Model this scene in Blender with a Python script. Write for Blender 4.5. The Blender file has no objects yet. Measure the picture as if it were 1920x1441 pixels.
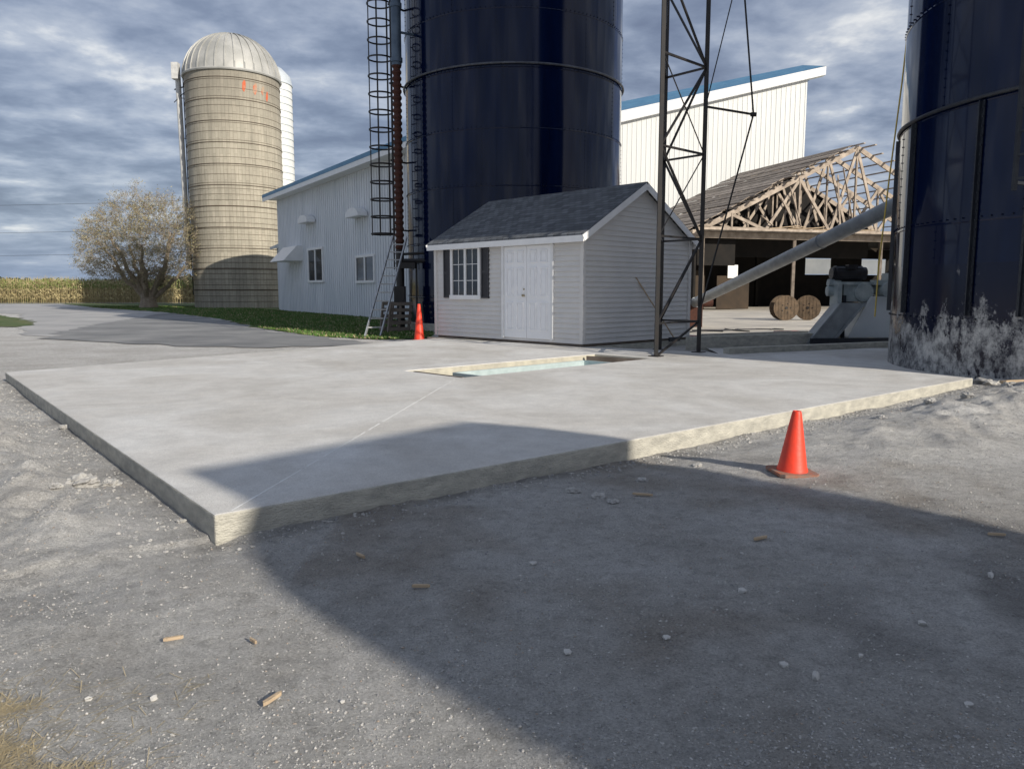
import bpy, bmesh, math, random
from mathutils import Vector, Matrix, noise
from mathutils.kdtree import KDTree
random.seed(7)
V=Vector
scene=bpy.context.scene
COL=scene.collection
up=V((0,0,1))

# ------------------------------------------------------------ materials
def newmat(name):
    m=bpy.data.materials.new(name); m.use_nodes=True
    nt=m.node_tree; b=nt.nodes["Principled BSDF"]
    return m,nt,b
def ramp(nt,stops):
    r=nt.nodes.new("ShaderNodeValToRGB"); e=r.color_ramp.elements
    while len(e)<len(stops): e.new(0.5)
    for i,(p,c) in enumerate(stops):
        e[i].position=p; e[i].color=(c[0],c[1],c[2],1) if not isinstance(c,(int,float)) else (c,c,c,1)
    return r
def noisen(nt,vec,scale,detail=6,rough=0.6,dist=0):
    n=nt.nodes.new("ShaderNodeTexNoise"); n.inputs["Scale"].default_value=scale
    n.inputs["Detail"].default_value=detail; n.inputs["Roughness"].default_value=rough
    n.inputs["Distortion"].default_value=dist
    if vec: nt.links.new(vec,n.inputs["Vector"])
    return n
def coords(nt,scale=(1,1,1),kind="Object"):
    tc=nt.nodes.new("ShaderNodeTexCoord"); mp=nt.nodes.new("ShaderNodeMapping")
    mp.inputs["Scale"].default_value=scale
    nt.links.new(tc.outputs[kind],mp.inputs["Vector"]); return mp.outputs["Vector"]
def mixc(nt,fac,a,b,mode="MIX"):
    m=nt.nodes.new("ShaderNodeMix"); m.data_type='RGBA'; m.blend_type=mode
    for s,v in ((0,fac),(6,a),(7,b)):
        if isinstance(v,(int,float)): m.inputs[s].default_value=v
        elif isinstance(v,tuple): m.inputs[s].default_value=(v[0],v[1],v[2],1)
        else: nt.links.new(v,m.inputs[s])
    return m.outputs[2]
def bump(nt,b,h,strength,dist=0.02,prev=None):
    n=nt.nodes.new("ShaderNodeBump"); n.inputs["Strength"].default_value=strength
    n.inputs["Distance"].default_value=dist
    if prev: nt.links.new(prev.outputs[0],n.inputs["Normal"])
    nt.links.new(h,n.inputs["Height"]); nt.links.new(n.outputs[0],b.inputs["Normal"]); return n
def mat(name,c1,c2=None,scale=3,rough=0.7,metal=0,bmp=0,bscale=40,vs=(1,1,1),lo=.35,hi=.65,detail=6):
    m,nt,b=newmat(name); c2=c2 or tuple(x*.8 for x in c1)
    vec=coords(nt,vs); n=noisen(nt,vec,scale,detail)
    r=ramp(nt,[(lo,c1),(hi,c2)]); nt.links.new(n.outputs[0],r.inputs[0])
    nt.links.new(r.outputs[0],b.inputs["Base Color"])
    b.inputs["Roughness"].default_value=rough; b.inputs["Metallic"].default_value=metal
    if bmp:
        n2=noisen(nt,vec,bscale,4); bump(nt,b,n2.outputs[0],bmp)
    return m

# ------------------------------------------------------------ mesh builder
class M:
    def __init__(s): s.v=[];s.f=[];s.m=[]
    def add(s,vs,fs,m=0):
        o=len(s.v); s.v+= [tuple(x) for x in vs]; s.f+=[tuple(i+o for i in f) for f in fs]; s.m+=[m]*len(fs)
    def quad(s,a,b,c,d,m=0): s.add([a,b,c,d],[(0,1,2,3)],m)
    def frame(s,c,X,Y,Z,sx,sy,sz,m=0):
        c=V(c); vs=[]
        for i in(-.5,.5):
            for j in(-.5,.5):
                for k in(-.5,.5): vs.append(c+X*sx*i+Y*sy*j+Z*sz*k)
        s.add(vs,[(0,1,3,2),(4,6,7,5),(0,4,5,1),(2,3,7,6),(0,2,6,4),(1,5,7,3)],m)
    def box(s,c,sz,rz=0,m=0):
        X=V((math.cos(rz),math.sin(rz),0));Y=V((-math.sin(rz),math.cos(rz),0))
        s.frame(c,X,Y,V((0,0,1)),*sz,m)
    def beam(s,p,q,w,h=None,m=0,up=V((0,0,1))):
        p=V(p);q=V(q);h=h or w;d=(q-p);L=d.length
        if L<1e-6:return
        d/=L
        if abs(d.dot(up))>.97: up=V((0,1,0))
        X=d.cross(up).normalized();Z=X.cross(d)
        s.frame((p+q)/2,X,d,Z,w,L,h,m)
    def cyl(s,p,q,r1,r2=None,n=16,caps=True,m=0):
        p=V(p);q=V(q);r2=r1 if r2 is None else r2;d=(q-p).normalized()
        up=V((0,0,1)) if abs(d.z)<.95 else V((1,0,0))
        X=d.cross(up).normalized();Y=X.cross(d);vs=[]
        for c,r in((p,r1),(q,r2)):
            for i in range(n):
                a=2*math.pi*i/n;vs.append(c+X*r*math.cos(a)+Y*r*math.sin(a))
        fs=[(i,(i+1)%n,n+(i+1)%n,n+i) for i in range(n)]
        if caps: fs+=[tuple(range(n))[::-1],tuple(range(n,2*n))]
        s.add(vs,fs,m)
    def lathe(s,c,prof,n=48,m=0,a0=0,a1=2*math.pi):
        c=V(c);vs=[];full=abs(a1-a0-2*math.pi)<1e-6;k=n if full else n+1
        for r,z in prof:
            for i in range(k):
                a=a0+(a1-a0)*i/n;vs.append(c+V((r*math.cos(a),r*math.sin(a),z)))
        fs=[]
        for j in range(len(prof)-1):
            for i in range(n):
                i2=(i+1)%k;fs.append((j*k+i,j*k+i2,(j+1)*k+i2,(j+1)*k+i))
        s.add(vs,fs,m)
    def torus(s,c,R,r,n=48,k=6,m=0,sz=1):
        prof=[(R+r*math.cos(2*math.pi*j/k),r*sz*math.sin(2*math.pi*j/k)) for j in range(k)]
        prof.append(prof[0]); s.lathe(c,prof,n,m)
    def tube(s,pts,r,n=6,m=0):
        pts=[V(p) for p in pts]
        rr=r if isinstance(r,list) else [r]*len(pts)
        vs=[]
        for i,p in enumerate(pts):
            d=(pts[min(i+1,len(pts)-1)]-pts[max(i-1,0)]).normalized()
            up=V((0,0,1)) if abs(d.z)<.9 else V((1,0,0))
            X=d.cross(up).normalized();Y=X.cross(d)
            for k in range(n):
                a=2*math.pi*k/n;vs.append(p+(X*math.cos(a)+Y*math.sin(a))*rr[i])
        fs=[]
        for i in range(len(pts)-1):
            for k in range(n): fs.append((i*n+k,i*n+(k+1)%n,(i+1)*n+(k+1)%n,(i+1)*n+k))
        fs+=[tuple(range(n))[::-1],tuple(range((len(pts)-1)*n,len(pts)*n))]
        s.add(vs,fs,m)
    def obj(s,name,mats,parent=None,smooth=False,org=None,sub=None):
        if parent is not None: org=V(parent.location)
        elif org is None: org=V((0,0,0))
        else: org=V(org)
        me=bpy.data.meshes.new(name)
        me.from_pydata([(x[0]-org.x,x[1]-org.y,x[2]-org.z) for x in s.v],[],s.f)
        mats=mats if isinstance(mats,list) else [mats]
        for mm in mats: me.materials.append(mm)
        me.polygons.foreach_set("material_index",s.m)
        me.update()
        if smooth:
            me.polygons.foreach_set("use_smooth",[True]*len(me.polygons))
            try: me.set_sharp_from_angle(angle=math.radians(35))
            except Exception: pass
        o=bpy.data.objects.new(name,me); COL.objects.link(o)
        if parent is not None: o.parent=sub or parent
        else: o.location=org
        return o
def thing(name,loc,label,category,group=None):
    e=bpy.data.objects.new(name,None); e.empty_display_size=.2; e.location=loc; COL.objects.link(e)
    e["label"]=label; e["category"]=category
    if group: e["group"]=group
    return e
def copything(root,loc,rz=0):
    r=root.copy(); r.location=loc; r.rotation_euler=(0,0,rz); COL.objects.link(r)
    for c in root.children:
        k=c.copy(); k.parent=r; COL.objects.link(k)
    return r

# ------------------------------------------------------------ geometry frame
A=V((-1.58,3.97,0)); e1=V((.773,.634,0)); e2=V((-.634,.773,0))
SL=[(-1.58,3.97),(6.30,10.44),(3.75,14.95),(1.40,16.62),(-1.95,19.35),(-7.42,11.2)]
PT0=V((-.70,10.5,0));PE=V((.72,.694,0));PW=V((-.694,.72,0))
def sm(x,a,b):
    t=max(0,min(1,(x-a)/(b-a)));return t*t*(3-2*t)
def inpoly(x,y,P):
    c=False;j=len(P)-1
    for i in range(len(P)):
        xi,yi=P[i];xj,yj=P[j]
        if (yi>y)!=(yj>y) and x<(xj-xi)*(y-yi)/(yj-yi)+xi:c=not c
        j=i
    return c
def segd(x,y,P,closed=True):
    best=1e9
    n=len(P)
    for i in range(n if closed else n-1):
        ax,ay=P[i];bx,by=P[(i+1)%n];dx,dy=bx-ax,by-ay
        t=max(0,min(1,((x-ax)*dx+(y-ay)*dy)/(dx*dx+dy*dy)))
        best=min(best,math.hypot(x-ax-t*dx,y-ay-t*dy))
    return best
def hgt(x,y):
    dx,dy=x-PT0.x,y-PT0.y
    u=dx*PE.x+dy*PE.y;w=dx*PW.x+dy*PW.y
    if -.12<u<4.5 and -.12<w<1.42: return -1.0
    if x<-14 or x>14 or y<-3 or y>24: return 0
    fade=min(sm(x,-14,-9),1-sm(x,9,13),sm(y,-3,0),1-sm(y,14,19))
    if inpoly(x,y,SL):
        if segd(x,y,SL)>.15: return -.06
    s=(x-A.x)*e1.x+(y-A.y)*e1.y;t=(x-A.x)*e2.x+(y-A.y)*e2.y
    n1=noise.noise(V((x*.55,y*.55,3)));n2=noise.noise(V((x*1.9,y*1.9,8)));n3=noise.noise(V((x*5.5,y*5.5,1)));n4=noise.noise(V((x*13,y*13,5)))
    n5=noise.noise(V((x*9,y*9,15)))
    rough=.42
    m=0
    if t<.1:
        k=sm(s,3.2,7.6)*math.exp(-((t+1.05)/.62)**2); m+=.135*k*(1+.6*n2+.35*n3); rough+=1.5*k
        k=math.exp(-((t+.1)/.3)**2); m-=.028*k*(1-sm(s,8,10)); rough+=.5*k
    if s<0.1:
        k=math.exp(-((s+.62)/.27)**2)*sm(t,-.2,1.2); m+=.07*k*(1+1.4*n2+.8*n3); rough+=1.3*k
        k=math.exp(-((s+.1)/.22)**2)*(1-sm(t,7,9)); m-=.022*k
    rough+=.9*sm(-s,-.2,1.5)*sm(y,1.6,4)
    z=m+.022*n1+rough*(.018*n2+.016*(abs(n3)-.2)+.007*n4+.009*(abs(n5)-.2))
    return z*fade

# ------------------------------------------------------------ surface materials
gm,nt,b=newmat("gravel_ground")
vec=coords(nt)
att=nt.nodes.new("ShaderNodeAttribute");att.attribute_name="tint"
sep=nt.nodes.new("ShaderNodeSeparateColor");nt.links.new(att.outputs["Color"],sep.inputs[0])
na=noisen(nt,vec,.8,9,.68,.4);nb=noisen(nt,vec,105,5,.8);nc=noisen(nt,vec,11,9,.78)
r1=ramp(nt,[(.3,(.53,.505,.47)),(.5,(.635,.62,.59)),(.7,(.75,.735,.71))]);nt.links.new(na.outputs[0],r1.inputs[0])
r2=ramp(nt,[(.30,.34),(.43,.80),(.55,1.0),(.68,1.3)]);nt.links.new(nb.outputs[0],r2.inputs[0])
r3=ramp(nt,[(.3,.62),(.5,.96),(.7,1.12)]);nt.links.new(nc.outputs[0],r3.inputs[0])
c=mixc(nt,sep.outputs[0],r1.outputs[0],(.35,.30,.245))
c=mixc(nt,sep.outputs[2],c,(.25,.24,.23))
c=mixc(nt,sep.outputs[1],c,(.78,.77,.74))
c=mixc(nt,1,c,r2.outputs[0],"MULTIPLY");c=mixc(nt,1,c,r3.outputs[0],"MULTIPLY")
nt.links.new(c,b.inputs["Base Color"]);b.inputs["Roughness"].default_value=.95;b.inputs["Specular IOR Level"].default_value=.12
b1=bump(nt,b,nc.outputs[0],.9,.06);b2=bump(nt,b,nb.outputs[0],.9,.010,b1)
GRAVEL=gm

cm,nt,b=newmat("slab_concrete");vec=coords(nt)
n1=noisen(nt,vec,.55,7,.62,.8);n2=noisen(nt,vec,4,8,.7);n3=noisen(nt,vec,120,4,.75)
r1=ramp(nt,[(.3,(.56,.535,.49)),(.48,(.655,.635,.595)),(.66,(.75,.74,.71))]);nt.links.new(n1.outputs[0],r1.inputs[0])
r2=ramp(nt,[(.3,.84),(.7,1.08)]);nt.links.new(n2.outputs[0],r2.inputs[0])
r3=ramp(nt,[(.3,.70),(.7,1.16)]);nt.links.new(n3.outputs[0],r3.inputs[0])
c=mixc(nt,1,r1.outputs[0],r2.outputs[0],"MULTIPLY");c=mixc(nt,.9,c,r3.outputs[0],"MULTIPLY")
nt.links.new(c,b.inputs["Base Color"])
rr=ramp(nt,[(.3,.65),(.7,.9)]);nt.links.new(n2.outputs[0],rr.inputs[0]);nt.links.new(rr.outputs[0],b.inputs["Roughness"]);b.inputs["Specular IOR Level"].default_value=.25
bump(nt,b,n3.outputs[0],.7,.006)
SLAB=cm
SLABSIDE=mat("formed_concrete",(.60,.575,.49),(.40,.385,.335),6,.9,0,.9,45,(1,1,2.5),detail=10)
PITC=mat("pit_concrete",(.56,.53,.43),(.40,.38,.32),5,.85,0,.3,60)
ASPH=mat("worn_asphalt",(.32,.32,.32),(.48,.47,.455),.35,.9,0,.6,120,detail=11)
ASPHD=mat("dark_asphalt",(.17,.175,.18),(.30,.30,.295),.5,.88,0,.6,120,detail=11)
DIRT=mat("yard_dirt",(.62,.57,.48),(.38,.35,.31),.5,.95,0,.5,30,detail=11)
GRASS=mat("lawn_soil",(.05,.10,.02),(.13,.14,.05),.8,.95,0,.8,25,detail=9)
BLADE=mat("grass_blade",(.055,.15,.022),(.13,.19,.045),1.2,.7)
NAVY,nt,b=newmat("navy_enamel")
vec=coords(nt,(1,1,.12));n=noisen(nt,vec,2.2,5);r=ramp(nt,[(.35,(.0009,.0038,.021)),(.7,(.0018,.0075,.036))]);nt.links.new(n.outputs[0],r.inputs[0])
nt.links.new(r.outputs[0],b.inputs["Base Color"]);b.inputs["Roughness"].default_value=.10;b.inputs["Specular IOR Level"].default_value=.33
n2=noisen(nt,coords(nt,(1,1,.04)),1.3,2);bump(nt,b,n2.outputs[0],.2,.10)
WORN,nt,b=newmat("worn_silo_base")
tc=nt.nodes.new("ShaderNodeTexCoord");sx=nt.nodes.new("ShaderNodeSeparateXYZ");nt.links.new(tc.outputs["Object"],sx.inputs[0])
n=noisen(nt,coords(nt,(1.8,1.8,1.2)),1.5,13,.8);mr=nt.nodes.new("ShaderNodeMapRange");mr.inputs[1].default_value=.5;mr.inputs[2].default_value=1.4;mr.inputs[3].default_value=.045;mr.inputs[4].default_value=-.15
nt.links.new(sx.outputs[2],mr.inputs[0]);ad=nt.nodes.new("ShaderNodeMath");nt.links.new(n.outputs[0],ad.inputs[0]);nt.links.new(mr.outputs[0],ad.inputs[1])
r=ramp(nt,[(.46,0.0),(.495,.55),(.57,1.0)]);nt.links.new(ad.outputs[0],r.inputs[0])
nn=noisen(nt,coords(nt,(1,1,.8)),5,11,.82);rc=ramp(nt,[(.36,(.64,.63,.60)),(.48,(.42,.42,.41)),(.58,(.12,.12,.125))]);nt.links.new(nn.outputs[0],rc.inputs[0])
c=mixc(nt,r.outputs[0],(.0015,.0045,.022),rc.outputs[0]);nt.links.new(c,b.inputs["Base Color"])
rr=ramp(nt,[(0,.13),(1,.8)]);nt.links.new(r.outputs[0],rr.inputs[0]);nt.links.new(rr.outputs[0],b.inputs["Roughness"]);b.inputs["Specular IOR Level"].default_value=.33
BLACK=mat("black_steel",(.008,.008,.009),(.018,.014,.012),8,.5,.0)
DKST=mat("dark_steel",(.010,.013,.022),(.025,.03,.038),6,.45,.1)
RINGM=mat("ring_steel",(.10,.11,.13),(.05,.055,.07),6,.4,.5)
GALV=mat("galvanised_steel",(.42,.45,.48),(.30,.33,.36),7,.4,.75,.1,20)
PALEP=mat("pale_painted_pipe",(.62,.62,.60),(.46,.46,.45),3,.6)
AUGM=mat("auger_grey",(.33,.355,.375),(.23,.25,.265),3,.45,.3,.1,20)
TEALG=mat("hopper_steel",(.50,.58,.58),(.38,.46,.46),5,.6,.1)
RUST=mat("rust",(.085,.028,.016),(.05,.018,.012),12,.8,.2,.5,40)
PIPEB=mat("slate_pipe",(.10,.14,.19),(.06,.09,.13),3,.5,.3)
SIDE=mat("vinyl_siding",(.71,.69,.66),(.65,.635,.61),2,.6,0,.1,80)
WHITE=mat("white_trim",(.85,.85,.84),(.79,.79,.785),4,.45)
DOORW=mat("white_door",(.92,.92,.92),(.88,.88,.885),2,.4)
BSIDE=mat("painted_metal_siding",(.76,.78,.80),(.64,.67,.70),1.0,.55,0,.1,10,(1,1,.3),detail=9)
WSIDE=mat("white_metal_siding",(.78,.78,.75),(.69,.70,.68),.4,.5,.0,0,10,(1,1,.15))
BLUR=mat("blue_metal_roof",(.06,.19,.33),(.09,.25,.40),1,.45,.1)
LROOF=mat("pale_metal_roof",(.66,.70,.72),(.55,.60,.63),1,.45,.2)
GLASS=mat("dark_glass",(.02,.025,.03),(.05,.06,.07),2,.06)
SHUT=mat("charcoal_vinyl",(.03,.03,.036),(.045,.045,.05),4,.5)
WOOD=mat("weathered_lumber",(.47,.395,.32),(.27,.22,.175),2,.88,0,.3,60)
NWOOD=mat("new_lumber",(.53,.41,.27),(.39,.29,.19),5,.8,0,.3,60)
REELW=mat("reel_wood",(.16,.11,.068),(.08,.057,.037),5,.88,0,.3,60)
OLDW=mat("grey_boards",(.24,.20,.165),(.13,.105,.085),3,.9,0,.4,40)
ROOFB=mat("stripped_roof_board",(.36,.30,.24),(.19,.155,.125),1.0,.9,0,.4,30)
DARKI=mat("painted_interior_shade",(.006,.0055,.005),(.014,.011,.009),1.5,.95)  # near-black colour paints in the shade inside the open barn
ALU=mat("aluminium",(.50,.51,.52),(.38,.39,.40),6,.4,.5)
ORANGE=mat("orange_plastic",(.88,.055,.018),(.64,.06,.03),10,.5,0,.1,30,lo=.4,hi=.75,detail=9)
ORBASE=mat("dirty_cone_base",(.36,.13,.07),(.22,.17,.14),20,.85,0,.3,60)
STONE=mat("pebble_stone",(.47,.46,.43),(.32,.31,.295),9,.95,0,.6,30)
RED=mat("red_plastic",(.35,.03,.03),(.25,.03,.03),5,.5)
MGREY=mat("machine_grey",(.46,.51,.50),(.28,.33,.34),4,.5,.05)
BLKP=mat("motor_black",(.02,.02,.022),(.04,.04,.045),5,.45,.2)
STRAW=mat("dry_straw",(.50,.41,.25),(.35,.29,.18),12,.9)
YEL=mat("yellow_rope",(.70,.52,.10),(.55,.42,.12),12,.8)
FADED=mat("faded_orange_paint",(.55,.12,.05),(.38,.28,.20),1.0,.9,lo=.44,hi=.58)
TRANS=bpy.data.materials.new("translucent_panel");TRANS.use_nodes=True;nt=TRANS.node_tree
for n_ in list(nt.nodes):
    if n_.type=='BSDF_PRINCIPLED': nt.nodes.remove(n_)
tr_=nt.nodes.new("ShaderNodeBsdfTranslucent");tn=noisen(nt,coords(nt),.8,4);tr2=ramp(nt,[(.3,(.9,.9,.88)),(.7,(.75,.76,.75))]);nt.links.new(tn.outputs[0],tr2.inputs[0]);nt.links.new(tr2.outputs[0],tr_.inputs[0])
nt.links.new(tr_.outputs[0],nt.nodes["Material Output"].inputs[0])

# ------------------------------------------------------------ ground
def axis(lo,hi,step,far,g=1.16):
    a=[];x=lo
    while x<hi: a.append(x);x+=step
    a.append(hi)
    L=[];d=step;x=lo
    while x>-far: d*=g;x-=d;L.append(x)
    R=[];d=step;x=hi
    while x<far: d*=g;x+=d;R.append(x)
    return L[::-1]+a+R
xs=axis(-8.5,9.5,.042,1500);ys=axis(.9,12.6,.042,1500)
vs=[];nx=len(xs)
tint=[]
smear=[(1.62,2.6),(1.9,3.05),(2.15,3.45)]
for y in ys:
    for x in xs:
        vs.append((x,y,hgt(x,y)))
        br=wp=dk=0
        if -9<x<10 and 0<y<15:
            s=(x-A.x)*e1.x+(y-A.y)*e1.y;t=(x-A.x)*e2.x+(y-A.y)*e2.y
            br=.55*sm(noise.noise(V((x*.7+4,y*.7,2)))+.5*noise.noise(V((x*3,y*3,2))),.0,.55)
            if y>6 or x<-1: br*=.3
            d=segd(x,y,smear,False); wp=.7*math.exp(-(d/.06)**2)*sm(noise.noise(V((x*9,y*9,2))),-.3,.4)
            if t<0 and s>3: wp=max(wp,.5*math.exp(-((t+1.1)/.8)**2)*sm(s,3.2,7)*sm(noise.noise(V((x*2.2,y*2.2,4))),-.4,.35))
            if s<0: wp=max(wp,.4*math.exp(-((s+.7)/.6)**2)*sm(noise.noise(V((x*2.2,y*2.2,4))),-.4,.35))
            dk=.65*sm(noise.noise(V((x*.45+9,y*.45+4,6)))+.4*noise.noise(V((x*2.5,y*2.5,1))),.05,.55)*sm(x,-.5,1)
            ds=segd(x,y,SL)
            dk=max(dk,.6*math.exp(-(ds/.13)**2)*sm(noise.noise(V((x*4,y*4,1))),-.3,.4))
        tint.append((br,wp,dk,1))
fs=[(j*nx+i,j*nx+i+1,(j+1)*nx+i+1,(j+1)*nx+i) for j in range(len(ys)-1) for i in range(nx-1)]
me=bpy.data.meshes.new("ground");me.from_pydata(vs,[],fs)
ca=me.color_attributes.new("tint",'FLOAT_COLOR','POINT')
ca.data.foreach_set("color",[q for t in tint for q in t])
me.polygons.foreach_set("use_smooth",[True]*len(me.polygons))
me.materials.append(GRAVEL);g=bpy.data.objects.new("ground",me);COL.objects.link(g);g["kind"]="structure"

def sheet(name,pts,z,m,jag=0):
    P=[];n=len(pts)
    for i in range(n):
        a=V(pts[i]);c=V(pts[(i+1)%n]);k=max(1,int((c-a).length/.5)) if jag else 1
        k=min(k,90)
        for q in range(k):
            p=a.lerp(c,q/k)
            if jag and q: p=p+V((random.uniform(-jag,jag)+jag*2*noise.noise(V((p.x,p.y,1))),random.uniform(-jag,jag)+jag*2*noise.noise(V((p.x,p.y,9)))))
            P.append((p.x,p.y,z))
    mb=M();mb.add(P,[tuple(range(len(P)))]);o=mb.obj(name,m);o["kind"]="structure";return o
sheet("far_field_ground",[(-900,98),(-900,1400),(900,1400),(900,98)],.004,GRASS)
sheet("road",[(-110,60),(-60,80),(-46,80),(-30,60.5),(-20.5,46),(-13.2,35),(-8.2,25.5),(-6,19.2),(-9.5,19.6),(-14.2,22.5),(-18.5,29),(-28,44),(-50,52),(-110,50)],.010,ASPH,.15)
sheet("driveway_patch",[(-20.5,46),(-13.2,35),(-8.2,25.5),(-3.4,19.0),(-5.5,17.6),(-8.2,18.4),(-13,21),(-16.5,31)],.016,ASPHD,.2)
sheet("lawn",[(-72,81.5),(-10,81.5),(-10,52),(-4,37),(-2.4,26),(-2.3,21.2),(-3.6,20.6),(-5.6,22),(-8.8,27),(-13.4,35.6),(-21,47),(-31.5,59),(-46,79),(-60,79.5)],.020,GRASS,.2)
sheet("verge",[(-60,33),(-60,47),(-28,42),(-20,32.5),(-17.6,27.6),(-24,28)],.020,GRASS,.2)
sheet("farmyard",[(3.6,20.3),(4.6,18.2),(10,21),(14,24),(40,30),(50,66),(0,66),(0,34),(3,28)],.012,DIRT,.2)

# slab with pit
mb=M();n=len(SL)
mb.add([(x,y,.12) for x,y in SL]+[(x,y,-.12) for x,y in SL],[tuple(range(n)),tuple(range(n,2*n))[::-1]],0)
mb.add([(x,y,.12) for x,y in SL]+[(x,y,-.12) for x,y in SL],[(i,n+i,n+(i+1)%n,(i+1)%n) for i in range(n)],1)
slab=mb.obj("concrete_slab",[SLAB,SLABSIDE])
bm=bmesh.new();bm.from_mesh(slab.data);bmesh.ops.remove_doubles(bm,verts=bm.verts,dist=1e-4);bmesh.ops.recalc_face_normals(bm,faces=bm.faces)
bm.to_mesh(slab.data);bm.free()
def pp(u,w,z): q=PT0+PE*u+PW*w;return V((q.x,q.y,z))
mb=M();mb.frame(pp(2.2,.65,0),PE,PW,up,4.4,1.3,2);cut=mb.obj("cutter",PITC)
mod=slab.modifiers.new("b",'BOOLEAN');mod.object=cut;mod.operation='DIFFERENCE';mod.solver='EXACT'
bv=slab.modifiers.new("bv",'BEVEL');bv.width=.012;bv.segments=2;bv.limit_method='ANGLE'
dg=bpy.context.evaluated_depsgraph_get();me2=bpy.data.meshes.new_from_object(slab.evaluated_get(dg))
slab.modifiers.clear();slab.data=me2;bpy.data.objects.remove(cut)
slab["label"]="freshly poured pale concrete slab with loading pit";slab["category"]="concrete slab"
LINE=mat("joint_dust",(.84,.84,.82),(.68,.68,.66),8,.9)
mb=M();p0=V((-1.52,4.06,.1198));p1=V((-.76,10.42,.1198));N_=60
for i in range(N_):
    if random.random()<.12: continue
    mb.beam(p0.lerp(p1,i/N_),p0.lerp(p1,(i+1)/N_),random.uniform(.006,.014),.002)
mb.obj("control_joint",LINE,slab)
mb=M();t=.06
mb.frame(pp(2.2,-.01,-.34),PE,PW,up,4.36,t,.9)
mb.frame(pp(2.2,1.31,-.34),PE,PW,up,4.36,t,.9)
mb.frame(pp(-.0,.65,-.34),PE,PW,up,t,1.26,.9)
mb.frame(pp(4.4,.65,-.34),PE,PW,up,t,1.26,.9)
mb.frame(pp(2.2,.65,-.82),PE,PW,up,4.4,1.3,.06)
mb.obj("pit_wall",PITC,slab)
for a,c,w_,h_ in (((.12,.10,.06),(.12,1.22,.06),.04,.10),((4.28,.1,.06),(4.05,1.2,.06),.04,.10)):
    mb=M();mb.beam(pp(*a),pp(*c),w_,h_);mb.obj("form_board",OLDW,slab)
mb=M()
for a,c in ((( .6,.88),(3.6,.88)),((.6,.12),(3.6,.12)),((.6,.12),(.6,.88)),((3.6,.12),(3.6,.88))):
    mb.beam(pp(a[0],a[1],-.005),pp(c[0],c[1],-.005),.05,.17)
mb.add([pp(.6,.12,0),pp(3.6,.12,0),pp(3.6,.88,0),pp(.6,.88,0),pp(1.9,.45,-.6),pp(2.4,.45,-.6),pp(2.4,.6,-.6),pp(1.9,.6,-.6)],[(0,1,5,4),(1,2,6,5),(2,3,7,6),(3,0,4,7)])
mb.obj("hopper",TEALG,slab)

FR=V((1.49,16.3,0));a_=V((-.689,.725,0));b_=V((.725,.689,0))
mb=M();mb.frame(FR+a_*2.48+b_*1.95+V((0,0,.028)),a_,b_,up,5.3,4.3,.176);o=mb.obj("pavement",SLABSIDE);o["kind"]="structure"
for p,q,w_,h_ in (((3.9,16.95,.08),(10.2,19.9,.08),.22,.44),((4.6,18.9,.08),(9.6,21.3,.08),.2,.34),((4.3,15.4,.05),(8.6,17.4,.05),.18,.24)):
    mb=M();mb.beam(p,q,w_,h_);o=mb.obj("concrete_curb",SLABSIDE);o["label"]="low grey concrete curb beside the farm yard";o["category"]="curb";o["group"]="low concrete curbs"
mb=M();mb.add([(4.1,14.7,.05),(6.6,10.9,.05),(9.5,17.0,.05),(4.3,17.0,.05)],[(0,1,2,3)]);mb.add([(4.1,14.7,.05),(6.6,10.9,.05),(6.6,10.9,-.1),(4.1,14.7,-.1)],[(0,1,2,3)])
o=mb.obj("path",SLAB);o["kind"]="structure"

# ------------------------------------------------------------ shed
ZB=.12
shed=thing("garden_shed",(FR.x,FR.y,ZB),"grey vinyl sided shed with shingle roof on concrete slab","shed")
def lap(mb,p0,d,nrm,z0,z1,lr,h=.11,dep=.026):
    z=z0
    while z<z1-1e-4:
        zt=min(z+h,z1);l0,r0=lr(z);l1,r1=lr(zt)
        if r1-l1<.02: l1=r1=(l1+r1)/2
        P=lambda s,zz,o:(p0+d*s+nrm*o)+V((0,0,zz))
        mb.quad(P(l0,z,dep),P(r0,z,dep),P(r1,zt,.001),P(l1,zt,.001))
        mb.quad(P(l0,z,0),P(r0,z,0),P(r0,z,dep),P(l0,z,dep))
        z=zt
Wd,Dp,ZT=4.97,3.9,2.50
mb=M()
lap(mb,FR.copy(),a_,-b_,ZB+.06,ZT,lambda z:(0,Wd))
rise=1.13
gl=lambda z:(0,Dp) if z<=ZT else (Dp/2*(z-ZT)/rise,Dp-Dp/2*(z-ZT)/rise)
lap(mb,FR.copy(),b_,-a_,ZB+.06,ZT+rise-.02,gl)
lap(mb,FR+a_*Wd,b_,a_,ZB+.06,ZT+rise-.02,gl)
lap(mb,FR+b_*Dp,a_,b_,ZB+.06,ZT,lambda z:(0,Wd))
mb.obj("wall",SIDE,shed)
for c in (FR,FR+b_*Dp,FR+a_*Wd,FR+a_*Wd+b_*Dp):
    mb=M();mb.frame(V((c.x,c.y,(ZB+ZT)/2+.03)),a_,b_,up,.09,.09,ZT-ZB-.06);mb.obj("corner_post",SIDE,shed)
mb=M();c=FR+a_*Wd/2+b_*Dp/2
mb.frame(V((c.x,c.y,ZB+.03)),a_,b_,up,Wd-.04,Dp-.04,.06);mb.obj("base_skid",OLDW,shed)
SH,nt,b=newmat("asphalt_shingles")
uv=nt.nodes.new("ShaderNodeTexCoord")
bt=nt.nodes.new("ShaderNodeTexBrick");nt.links.new(uv.outputs["UV"],bt.inputs[0])
bt.inputs["Color1"].default_value=(.075,.082,.09,1);bt.inputs["Color2"].default_value=(.15,.16,.172,1);bt.inputs["Mortar"].default_value=(.03,.03,.034,1)
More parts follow.
